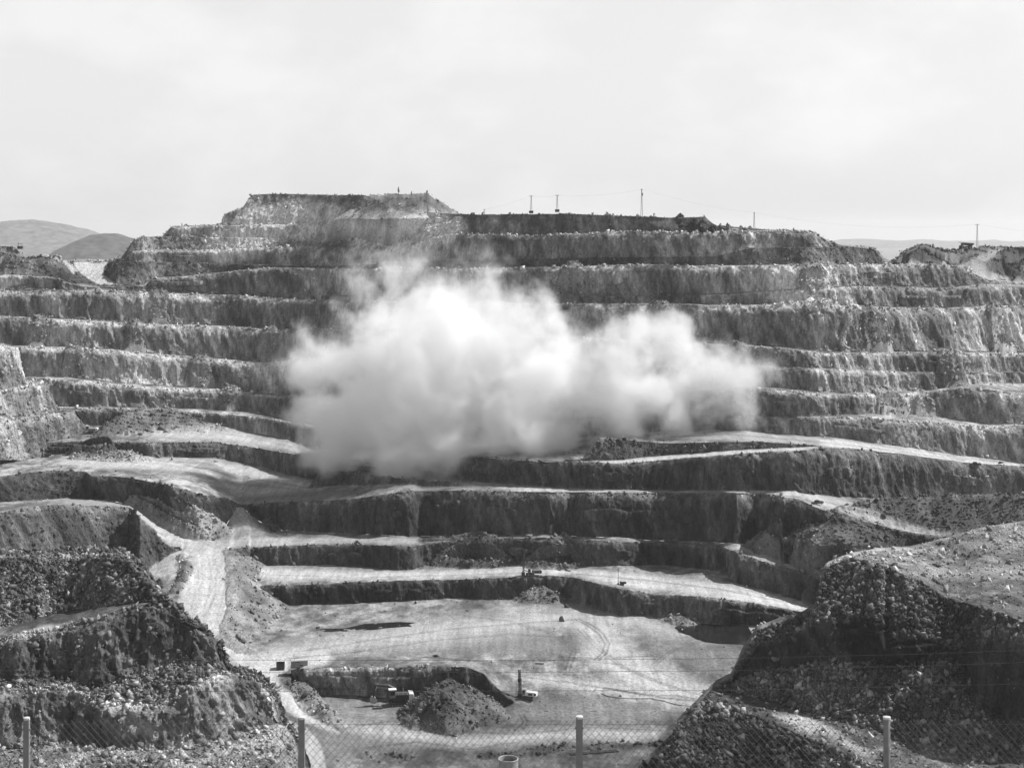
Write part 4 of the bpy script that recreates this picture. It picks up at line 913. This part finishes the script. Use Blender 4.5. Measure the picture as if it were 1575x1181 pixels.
def excavator(loc, rz, s, label, pale_end=True, arm=((4.2, 4.6), (7.4, 4.9), (8.6, 1.6)), body='grey'):
    """digs towards -x; about 11 m long over the tracks and house"""
    t = thing('excavator', label, 'excavator', loc, rz, sc=s)
    tracks(t, 6.2, .9, 1.5, 3.9)
    MB().box((0, 0, 1.75), (3.0, 3.0, .5)).build('turntable', M_['dark'], t)
    hs = MB().box((.5, .1, 2.9), (5.2, 4.2, 1.9)).build('house', M_[body], t, bevel=.12)
    v = MB()
    for k in range(5): v.box((-.6+k*.8, -2.03, 2.9), (.45, .06, 1.1))
    v.build('vent', M_['dark'], hs)
    MB().tube([(1.4, 1.1, 3.8), (1.4, 1.1, 5.1)], .16).build('exhaust', M_['grey'], hs)
    rl = MB()
    for x in (-1.8, -.4, 1.0, 2.4): rl.tube([(x, -1.9, 3.8), (x, -1.9, 4.6)], .05, 6)
    rl.tube([(-1.8, -1.9, 4.6), (2.4, -1.9, 4.6)], .05, 6); rl.build('handrail', M_['pale'], hs)
    MB().prism([(3.0, 1.9), (4.4, 2.1), (4.7, 2.9), (4.5, 4.0), (3.0, 4.1)], -2.1, 2.1).build('counterweight', M_['white' if pale_end else 'mid'], t, bevel=.1)
    cb = MB().box((-2.3, -1.4, 4.3), (1.9, 1.7, 2.5), taper=.93).build('cab', M_['grey'], t, bevel=.06)
    MB().box((-2.3, -1.4, 5.62), (2.5, 2.1, .16)).build('roof', M_['white'], cb)
    MB().box((-2.35, -2.26, 4.5), (1.5, .05, 1.3)).box((-3.26, -1.4, 4.5), (.05, 1.3, 1.3)).build('window', M_['glass'], cb)
    (x1, z1), (x2, z2), (x3, z3) = arm
    b = MB().tube([(-1.6, .9, 2.7), (-x1*.55, .9, z1*.9+.3), (-x1, .9, z1+.5), (-x2, .9, z2)], [.42, .6, .55, .3], 6).build('boom', M_[body], t)
    MB().tube([(-1.8, .9, 2.5), (-x1*.8, .9, z1-.1)], .16, 6).build('cylinder_ram', M_['pale'], b)
    st = MB().tube([(-x2-.1, .9, z2+.5), (-x2-.1, .9, z2), (-x3, .9, z3)], [.2, .42, .25], 6).build('stick', M_[body], t)
    MB().tube([(-x2+.7, .9, z2+.5), (-x3*.55-x2*.45+.4, .9, z3*.5+z2*.5)], .12, 6).build('cylinder_ram', M_['pale'], st)
    bk = MB().prism([(-x3-.5, z3+.3), (-x3-1.2, z3-.6), (-x3-1.0, z3-1.5), (-x3+.5, z3-1.8), (-x3+1.1, z3-1.1), (-x3+.6, z3)], .0, 1.9).build('bucket', M_['mid'], t)
    te = MB()
    for k in range(5): te.box((-x3+1.2, .2+k*.4, z3-1.25), (.5, .14, .14), ry=-.6)
    te.build('tooth', M_['grey'], bk)
    return t

def drill(loc, rz, s, label, mast=9.0, lean=0.0, body='pale', gap=0.0, mr=.34, cat='drilling rig'):
    t = thing('drilling_rig', label, cat, loc, rz, sc=s)
    tracks(t, 3.8, .5, .95, 2.2)
    bd = MB().box((1.2+gap, 0, 1.75), (4.2, 2.2, 1.5)).build('body', M_[body], t, bevel=.12)
    MB().box((1.3+gap, -1.12, 1.7), (1.6, .05, .7)).box((3.1+gap, -1.12, 1.8), (.8, .05, .8)).build('vent', M_['dark'], bd)
    cb = MB().box((-1.1+gap*.5, -.5, 2.2), (1.3, 1.2, 1.8), taper=.9).build('cab', M_['grey'], t, bevel=.05)
    MB().box((-1.15+gap*.5, -1.08, 2.4), (.9, .05, .9)).build('window', M_['glass'], cb)
    MB().tube([(0, .3, 1.4), (-2.6, .3, 2.2)], .22, 6).build('boom', M_['dark'], t)
    m = MB(); x0 = -3.0; x1 = x0+math.tan(lean)*mast
    for a in (-mr, mr):
        for b in (-mr, mr): m.tube([(x0+a, b+.3, .1), (x1+a*.7, b*.7+.3, mast)], .1, 5)
    n = int(mast/.8)
    for k in range(n):
        f = k/n; g = (k+1)/n; q = 1 if k % 2 else -1
        for b in (-mr, mr): m.tube([(x0+(x1-x0)*f+q*mr*.9, b*.9+.3, .1+mast*f), (x0+(x1-x0)*g-q*mr*.9, b*.9+.3, .1+mast*g)], .06, 4)
    mt = m.build('mast', M_['dark'], t)
    MB().tube([(x0, .3, 0), (x1, .3, mast*.92)], .13, 6).build('drill_rod', M_['grey'], mt)
    MB().box((x0*.35+x1*.65, .3, mast*.62), (mr*2.6, mr*2.6, 1.1)).build('drill_head', M_['dark'], mt)
    MB().box((x0, .3, .7), (1.5, 1.5, 1.2)).build('dust_hood', M_['dark'], t)
    return t

def pickup(loc, rz, s, label, col='white', flag=False, name='pickup_truck', cat='pickup'):
    t = thing(name, label, cat, loc, rz, sc=s)
    b = MB().prism([(-2.6, .45), (2.6, .45), (2.6, 1.1), (2.5, 1.2), (-.6, 1.2), (-.6, 1.05), (-2.55, 1.0)][::-1], -.92, .92).build('body', M_[col], t, bevel=.05)
    c = MB().prism([(-1.3, 1.1), (.75, 1.1), (.6, 1.8), (-.75, 1.82)], -.82, .82).build('cabin', M_[col], t, bevel=.04)
    MB().prism([(-1.12, 1.2), (.62, 1.2), (.52, 1.72), (-.72, 1.74)], -.835, .835).build('window', M_['glass'], c)
    MB().box((1.65, 0, 1.22), (1.6, 1.5, .06)).build('load_bed', M_['dark'], t)
    for x in (-1.65, 1.6):
        for y in (-.86, .86):
            w = MB().tube([(x, y-.12, .38), (x, y+.12, .38)], .38, 14).build('wheel', M_['rubber'], t)
            MB().tube([(x, y-.13, .38), (x, y+.13, .38)], .2, 10).build('rim', M_['pale'], w)
    if flag:
        f = MB().tube([(.7, .7, 1.1), (.72, .7, 5.2)], .045, 5).build('whip_aerial', M_['grey'], t)
        MB().box((.95, .7, 4.9), (.5, .04, .4)).build('flag', M_['dark'], f)
    return t

def dump_truck(loc, rz, s, label):
    t = thing('dump_truck', label, 'dump truck', loc, rz, sc=s)
    MB().box((.3, 0, 1.55), (7.6, 1.8, .8)).build('chassis', M_['dark'], t)
    MB().prism([(-4.9, 4.7), (-4.9, 4.5), (-2.3, 4.2), (-1.9, 2.6), (3.0, 1.9), (4.7, 3.0), (5.0, 3.7), (4.6, 3.9), (-2.0, 4.4)], -2.3, 2.3).build('dump_body', M_['dark'], t)
    cb = MB().box((-3.0, -1.1, 3.2), (1.5, 1.6, 1.5), taper=.92).build('cab', M_['grey'], t)
    MB().box((-3.0, -1.93, 3.4), (1.1, .06, .8)).build('window', M_['glass'], cb)
    MB().box((-3.8, 0, 1.8), (1.4, 3.6, 1.2)).build('front_bumper', M_['dark'], t)
    for x in (-2.9, 2.4):
        for y in (-1.8, 1.8):
            w = MB().tube([(x, y-.5, 1.25), (x, y+.5, 1.25)], 1.25, 18).build('wheel', M_['rubber'], t)
            MB().tube([(x, y-.53, 1.25), (x, y+.53, 1.25)], .6, 12).build('rim', M_['grey'], w)

# ------------------------------------------------------------------ machines and vehicles
g = ground(G0, 613, 1081, 556)
excavator(g+Vector((.5, -2, 0)), R(10), 1.1, 'large hydraulic excavator with a pale counterweight digging in the sunken pit beside the blasted heap', arm=((3.4, 5.6), (7.6, 6.6), (8.2, 2.6)), body='dark')
g = ground(G0, 141, 667)
excavator(g+Vector((0, 0, .1)), R(4), .80, 'small pale excavator parked on the block of rock left of the rubble heap', pale_end=True, arm=((3.4, 2.6), (4.8, 1.9), (4.9, 1.7)), body='mid')
g = ground(G0, 808, 1074)
drill(g+Vector((1.0, 0, .1)), R(-22), 1.0, 'white drilling rig with a tall dark mast at the right rim of the sunken pit', mast=9.6, lean=-.04, body='white', mr=.42)
g = ground(G0, 808, 886, 700)
drill(g+Vector((2.2, 1.5, .1)), R(0), 1.0, 'dark drilling rig with a raised mast working at the edge of the middle bench', mast=10.5, lean=.05, body='grey', gap=1.6)
g = ground(G0, 955, 901, 690)
drill(g+Vector((.6, 1.5, .1)), R(0), .52, 'small dark drilling rig with a needle-thin mast near the bench edge at the right', mast=13.5, body='dark', mr=.12)
g = ground(G0, 70, 703)
drill(g+Vector((.5, 0, .1)), R(10), .7, 'small dark drilling rig at the foot of the left rock spur', mast=7.5, body='dark', mr=.3)
g = ground(G0, 427, 1062)
pickup(g+Vector((0, 0, .12)), R(70), .95, 'small pickup with a tall whip aerial on the haul road by the sunken pit', 'mid', flag=True)
g = ground(G0, 1258, 776)
pickup(g+Vector((0, 0, .12)), R(20), 1.0, 'dark pickup at the fork of the bench road on the right', 'dark')
g = ground(G0, 1500, 716)
pickup(g+Vector((0, 0, .12)), R(0), 1.0, 'dark flat truck on the long bench road near the right edge of the photo', 'dark', name='flat_truck', cat='truck')
g = ground(G0, 152, 404.5)
pickup(g+Vector((0, 0, .25)), R(0), .98, 'white truck crossing the top of the pale road on the left skyline', 'white', name='white_truck', cat='truck')
g = ground(G0, 1486, 381.5)
dump_truck(g+Vector((0, 0, .1)), R(-6), .86, 'dark dump truck with a raised canopy on the heap at the right skyline')
g = ground(G0, 31, 388)
t = thing('crusher', 'small dark crusher frame on the pale mound at the left skyline', 'machine', P(31, 383, y=g.y-1))
MB().box((0, 0, .9), (3.2, 2.2, 1.8)).build('hopper', M_['dark'], t); MB().tube([(-1.2, 0, 0), (-1.2, 0, 4.2)], .2).tube([(1.2, 0, 0), (1.2, 0, 3.4)], .2).box((0, 0, 3.5), (3.0, .3, .3)).build('frame', M_['grey'], t)

# steel containers at the head of the sunken pit
def container(u, v, L, H, label, side, rz):
    g = ground(G0, u, v); t = thing('container', label, 'container', g+Vector((0, 0, .06)), rz)
    b = MB().box((0, 0, H/2), (L, 2.4, H)).build('body', side, t, bevel=.04)
    c = MB()
    for k in range(int(L/.45)): c.box((-L/2+.3+k*.45, -1.22, H/2), (.1, .04, H*.82))
    c.build('corrugation', side, b)
    MB().box((-L*.12, -1.245, H*.86), (L*.24, .05, .22)).box((L*.12, -1.25, H*.36), (L*.18, .05, .34)).build('vent', M_['dark'], t)
    MB().box((L/2+.02, 0, H/2), (.06, 2.1, H*.9)).build('door', M_['dark'], t)
    MB().box((0, 0, H+.04), (L*.98, 2.3, .06)).build('roof', M_['pale'], t)
    MB().box((0, 0, .02), (L*1.06, 2.6, .12)).build('skid', M_['dark'], t)
    return t
container(460.5, 1025.5, 6.0, 2.5, 'long grey container with a pale roof at the head of the sunken pit', M_['cont'], R(7))
g = ground(G0, 431.5, 1028)
t = thing('steel_bin', 'square dark open-topped steel bin left of the long container', 'bin', g+Vector((0, 0, .05)), R(4))
MB().box((0, 1.1, 1.15), (2.9, .1, 2.3)).box((0, -1.1, 1.05), (2.9, .1, 2.1)).box((-1.42, 0, 1.3), (.12, 2.2, 2.6)).box((1.42, 0, 1.2), (.12, 2.2, 2.4)).box((0, 0, .1), (2.9, 2.2, .15)).build('shell', M_['dark'], t)
MB().box((-1.42, -1.15, 1.3), (.16, .16, 2.6)).box((1.42, -1.15, 1.25), (.16, .16, 2.5)).build('corner_post', M_['grey'], t)

# open water tank, pipes, plank, hose at the bottom of the pit
g = ground(G0, 782, 1200)
t = thing('water_tank', 'white open-topped round tank at the bottom edge, standing below the row of stones', 'tank', P(782, 1194, y=g.y), 0)
hh = P(782, 1166, y=g.y).z-P(782, 1194, y=g.y).z
q = MB(); n = 28; r = 3.0
ri = []
for (rr, zz) in ((r, -.5), (r, hh), (r-.25, hh), (r-.25, .4), (.01, .4)):
    ri.append([q.bm.verts.new((rr*math.cos(6.2832*k/n), rr*math.sin(6.2832*k/n), zz)) for k in range(n)])
for a, b in zip(ri, ri[1:]):
    for k in range(n): q.bm.faces.new((a[k], a[(k+1) % n], b[(k+1) % n], b[k]))
q.build('shell', M_['mid'], t, smooth=False)
MB().tube([(r*1.0*math.cos(a*.2244), r*math.sin(a*.2244), hh) for a in range(29)], .09, 6, caps=False).build('rim', M_['pale'], t)
MB().tube([(0, 0, hh-1.5), (0, 0, hh-1.3)], 2.72, 28).build('water', M_['dark'], t)
tag(t, None)
pipe_labels = ['uppermost of three long dark pipes lying together on the pit floor', 'middle one of three long dark pipes lying together on the pit floor', 'lowest of three long dark pipes lying together on the pit floor']
a, b = ground(G0, 875, 1160), ground(G0, 948, 1154)
for k in range(3):
    o = MB().tube([(0, 0, 0), ((b-a).x, (b-a).y, (b-a).z)], .21, 12).build('pipe', M_['dark' if k < 2 else 'rubber'])
    o.location = a+Vector((.3*k, -.75*k+.5, .24)); tag(o, pipe_labels[k], 'pipe', 'long dark pipes on the pit floor')
g = ground(G0, 830, 1020)
o = MB().box((0, 0, .12), (3.3, .5, .22)).box((0, .5, .05), (3.0, .3, .14)).build('steel_beam', M_['dark']); o.location = g+Vector((0, 0, .05)); o.rotation_euler[2] = R(-3); tag(o, 'short dark steel beam lying alone on the pale pit floor', 'beam')
hs = [ground(G0, u, v)+Vector((0, 0, .12)) for u, v in ((925, 1066), (932, 1070), (945, 1073), (970, 1074), (1000, 1074.5), (1020, 1078), (1040, 1083), (1065, 1087), (1095, 1089))]
tag(MB().tube(hs, .12, 6).build('hose', M_['grey']), 'long dark hose snaking over the pale pit floor towards the right mound', 'hose')
hs = [ground(G3, u, v)+Vector((0, 0, z)) for u, v, z in ((444, 1117, 1.2), (436, 1130, 1.0), (436, 1142, .5), (446, 1158, .3), (458, 1185, .3))]
tag(MB().tube(hs, .16, 6).build('bent_pipe', M_['mid']), 'thin bent pale pipe on the slope left of the second fence post', 'pipe')

# standing water
def puddle(poly, z):
    pts = [P(u, v, z=z) for u, v in poly]; q = MB()
    q.bm.faces.new([q.bm.verts.new(p) for p in pts]); o = q.build('water', WATER); tag(o, kind='structure')
WATER = bpy.data.materials.new('pit_water'); WATER.use_nodes = True
_b = WATER.node_tree.nodes['Principled BSDF']; _b.inputs['Base Color'].default_value = (.015, .015, .015, 1); _b.inputs['Roughness'].default_value = .1; _n = WATER.node_tree.nodes.new('ShaderNodeTexNoise'); _n.inputs['Scale'].default_value = .8; _n.inputs['Detail'].default_value = 4; _p = WATER.node_tree.nodes.new('ShaderNodeBump'); _p.inputs['Strength'].default_value = .12; WATER.node_tree.links.new(_n.outputs[0], _p.inputs['Height']); WATER.node_tree.links.new(_p.outputs[0], _b.inputs['Normal'])
puddle([(484, 968), (500, 966.5), (528, 966), (548, 962), (560, 959), (590, 957.5), (612, 956), (640, 957), (628, 960), (634, 962.5), (600, 965), (575, 968), (540, 970), (500, 971)], -159.9)
puddle([(1038, 964), (1060, 956), (1100, 960), (1150, 962), (1160, 980), (1148, 990), (1110, 989), (1080, 985), (1060, 976), (1045, 971)], -159.72)

# ------------------------------------------------------------------ poles and cables on the skyline
def pole(u, vt, vb, label, w=.22, arm=2.0, block=False, two=True, dy=4):
    g = ground(G0, u, vb+2); y = g.y+dy
    base = P(u, vb, y=y); h = (vb-vt)*y/F
    t = thing('power_pole', label, 'power pole', base, 0, 'poles along the skyline')
    m = MB()
    if two: m.tube([(-.55, 0, -1), (-.08, 0, h)], .13, 6).tube([(.55, 0, -1), (.08, 0, h)], .13, 6)
    else: m.tube([(0, 0, -1), (0, 0, h)], [.2, .12], 6)
    for k in range(int(h/2)): m.tube([(-.5*(1-k*2/h), 0, k*2), (.5*(1-(k*2+1)/h), 0, k*2+1)], .05, 4)
    m.build('shaft', M_['galv'], t)
    MB().box((0, 0, h-.4), (arm, .16, .16)).build('crossarm', M_['dark'], t)
    i = MB()
    for x in (-arm/2+.1, 0, arm/2-.1): i.tube([(x, 0, h-.4), (x, 0, h+.1)], .09, 6)
    i.build('insulator', M_['dark'], t)
    if block: MB().box((0, -.6, .3), (2.6, 1.6, 1.5)).build('switch_box', M_['dark'], t)
    return base+Vector((0, 0, h))
tops = [pole(745, 322, 331, 'short faint pole just right of the grey spoil heap on the skyline', arm=1.2, two=False),
        pole(817, 301, 327, 'skyline pole standing on a dark box, left one of a close pair', block=True),
        pole(857, 300, 325, 'skyline pole standing on a dark box, right one of a close pair', block=True, dy=10),
        pole(987, 291, 333, 'tallest pole on the skyline, above the middle of the top bench', arm=.9, dy=6),
        pole(1160, 327, 356, 'pole on the bare flat top to the right of the bushes', arm=.8, block=True, dy=6),
        pole(1503, 345, 378, 'pole just right of the dump truck on the right skyline', arm=2.4, dy=14)]
MB().box((0, 0, 0), (.5, .5, 1.6)).build('transformer', M_['dark']).location = (0, 0, 0)
tr = bpy.data.objects['transformer']; tr.parent = [o for o in C.objects if o.name.startswith('power_pole') and 'tallest' in o['label']][0]; tr.location = (.4, 0, 12.5)
def cable(a, b, sag, lab):
    pts = [a.lerp(b, k/16)-Vector((0, 0, sag*(1-(k/8-1)**2))) for k in range(17)]
    tag(MB().tube(pts, .022, 4).build('power_cable', M_['wire']), lab, 'cable', 'cables between the skyline poles')
labs = ['cable from the short faint pole to the left pole of the pair', 'cable between the two close poles on dark boxes', 'cable rising from the pair of poles to the tallest pole', 'cable dropping from the tallest pole to the pole right of the bushes', 'long cable from the pole by the bushes to the one by the dump truck']
for k in range(5): cable(tops[k], tops[k+1], 1.0+.8*(k > 1)+3*(k == 4), labs[k])
cable(tops[5], P(1760, 366, y=tops[5].y+40), 2.5, 'cable leaving the pole beside the dump truck towards the right edge')

# ------------------------------------------------------------------ trees on the rim
def tree(u, vt, vb, w, label, kind='conifer', dy=3, G=G0, name='conifer_tree', cat='tree', group='trees and bushes on the rim', n=260, y=None, stem=.25):
    if y is None: y = ground(G, u, vb+2).y+dy
    base = P(u, vb, y=y); s = y/F; h = (vb-vt)*s; w = w*s
    t = thing(name, label, cat, base, random.uniform(0, 6), group)
    tr = MB().tube([(0, 0, -1), (.03*h, 0, h*.4), (0, .02*h, h*.85)], [h*.035+.05, h*.025+.03, .03], 6)
    for k in range(5):
        a = k*1.3; z = h*(.3+.1*k); tr.tube([(0, 0, z), (math.cos(a)*w*.3, math.sin(a)*w*.3, z+h*.08)], [.07, .02], 4)
    tr.build('trunk', M_['bark'], t)
    q = MB()
    cl = [(random.uniform(0, 6.28), random.uniform(.0, 1), random.uniform(.25, 1)) for _ in range(22)]
    for i in range(n):
        a0, f0, r0 = random.choice(cl)
        f = min(1, max(0, f0+random.gauss(0, .07)))
        env = (1-f)**.75*min(1, .35+f*4) if kind == 'conifer' else math.sqrt(max(0, 1-(2*f-1)**2))
        rr = w/2*env*r0*random.uniform(.6, 1.15); a = a0+random.gauss(0, .35)
        z0 = stem if kind != 'bush' else .03
        c = Vector((rr*math.cos(a), rr*math.sin(a), h*(z0+f*(1-z0))))
        s_ = (.09+.06*random.random())*max(w, h*.4)
        d1 = Vector((random.gauss(0, 1), random.gauss(0, 1), random.gauss(0, .7))).normalized()*s_; d2 = d1.orthogonal().normalized()*s_*.7
        q.bm.faces.new([q.bm.verts.new(c+d) for d in (-d1, d2, d1, -d2)])
    q.build('crown', M_['leaf'], t)
for a in [
    (613, 288, 298.5, 5, 'small pointed tree on top of the grey spoil heap', 'conifer', 22),
    (633, 294, 299, 3, 'tiny pale shrub on the spoil heap crest between the pointed tree and the round one', 'bush', 22),
    (657, 293, 298, 4, 'small round shrub near the right end of the spoil heap crest', 'bush', 22),
    (625, 320, 335, 9, 'dark cone-shaped tree on the pale slope below the spoil heap', 'conifer', 6),
    (933, 326, 333, 7, 'small dark bush on the flat rim between the two middle poles', 'bush', 4),
    (1006, 328, 336, 4, 'small tree on the rim just right of the tallest pole', 'round', 5),
    (1046, 329, 357, 17, 'tallest dark tree at the left of the dark bushy knoll', 'round', -6),
    (1062, 342, 357, 22, 'wide dark bush right of the tallest rim tree', 'bush', -6),
    (1080, 338, 357, 20, 'dark bush covering the middle of the bushy knoll', 'bush', -5),
    (1096, 346, 357, 16, 'low dark bush on the right slope of the bushy knoll', 'bush', -4),
    (1108, 344, 357, 6, 'small open-topped pine, left one of two at the end of the knoll', 'round', -2),
    (1119, 343, 357, 7, 'small open-topped pine, right one of two at the end of the knoll', 'round', -2)]:
    u, vt, vb, w, lab, kind, dy = a
    yb = ground(G0, u, (vb+3 if vb > 310 else 322)).y
    tree(u, vt, vb, w, lab, kind, name={'conifer': 'conifer_tree', 'bush': 'bush', 'round': 'pine_tree'}[kind], cat='bush' if kind == 'bush' else 'tree', y=yb+dy, n=420 if w > 12 else 160)

# ------------------------------------------------------------------ the fence in front of the viewpoint
FY = 17.0
fz = lambda x: -7.35
fence = thing('chain_link_fence', 'chain-link fence with barbed strands and slim grey posts in front of the viewpoint', 'fence', (0, FY, -7.35))
def fpost(u, vt, r, cap=True, square=False):
    x = (u-UC)/F*FY; zt = -(vt-VH)/F*FY+7.35
    q = MB()
    if square: q.box((x, 0, zt/2-.15), (r*2, r*1.7, zt+.3))
    else: q.tube([(x, 0, -.3), (x, 0, zt-.01), (x, 0, zt)], [r, r, r*.8], 14)
    p = q.build('post', M_['galv'], fence, smooth=not square)
    MB().tube([(x, 0, zt-.015), (x, 0, zt+.008), (x, 0, zt+.014)], [r*1.15, r*1.12, r*.5], 14).build('cap', M_['pale'], p)
    k = MB()
    for z in (.25, .7, 1.1, zt-.12): k.tube([(x-r*1.3, -.0, z), (x+r*1.3, 0, z)], r*.5, 6)
    k.build('clamp', M_['galv'], p)
fpost(41, 1104, .030, square=True); fpost(464, 1103, .034, square=True); fpost(891, 1102, .036, square=True); fpost(1364, 1103, .037)
fpost(-360, 960, .045); fpost(1960, 955, .045)
q = MB(); pitch = .078; zt = -(1107-VH)/F*FY+7.35
xw = 8.2; n = int(2*xw/pitch)
V, Fc = [], []
def wire(a, b, r):
    a, b = Vector(a), Vector(b); d = (b-a).normalized(); o1 = d.orthogonal().normalized()*r; o2 = d.cross(o1)
    o3 = -(o1+o2)*.7; i = len(V)
    V.extend([a+o1, a+o2, a+o3, b+o1, b+o2, b+o3]); Fc.extend([(i, i+1, i+4, i+3), (i+1, i+2, i+5, i+4), (i+2, i, i+3, i+5)])
hz_ = zt-.05
for k in range(n+40):
    for sgn in (1, -1):
        x0 = -xw+k*pitch-(hz_*.9 if sgn > 0 else 0); x1 = x0+sgn*hz_*.9*1.0
        if sgn < 0: x0, x1 = x0, x0-hz_*.9
        m = 7; prev = None
        for j in range(m+1):
            f = j/m; p = Vector((x0+(x1-x0)*f+random.gauss(0, .0016), .004*sgn+.012*math.sin(k*.11+f*3), .05+hz_*f))
            if prev is not None and abs(p.x) < xw+1: wire(prev, p, .0023)
            prev = p
mesh_from('wire_mesh', [tuple(v) for v in V], Fc, M_['wire'], parent=fence)
for vs in ([(-360, 1000), (0, 1011), (400, 1014), (760, 1014.5), (1130, 1011.5), (1420, 1004.5), (1960, 985)],
           [(-360, 1020), (0, 1030), (400, 1033), (760, 1033), (1130, 1030), (1420, 1023), (1960, 1003)],
           [(-360, 1052), (0, 1060), (400, 1062), (760, 1061.5), (1130, 1060), (1500, 1052), (1960, 1040)],
           [(-360, 1112), (400, 1113), (1130, 1113), (1960, 1112)]):
    pts = []
    for u in np.linspace(-360, 1960, 80):
        v = float(np.interp(u, [p[0] for p in vs], [p[1] for p in vs])); pts.append(((u-UC)/F*FY, -.02, -(v-VH)/F*FY+7.35+random.gauss(0, .0012)))
    st = MB().tube(pts,   .0019, 4)
    for k in range(0, 150):
        i = random.random()*78; j = int(i); p = Vector(pts[j]).lerp(Vector(pts[j+1]), i-j)
        if vs[0][1] < 1100: st.tube([p+Vector((-.008, 0, -.012)), p+Vector((.008, 0, .012))], .0015, 3)
    st.build('barbed_strand', M_['wire'], fence)
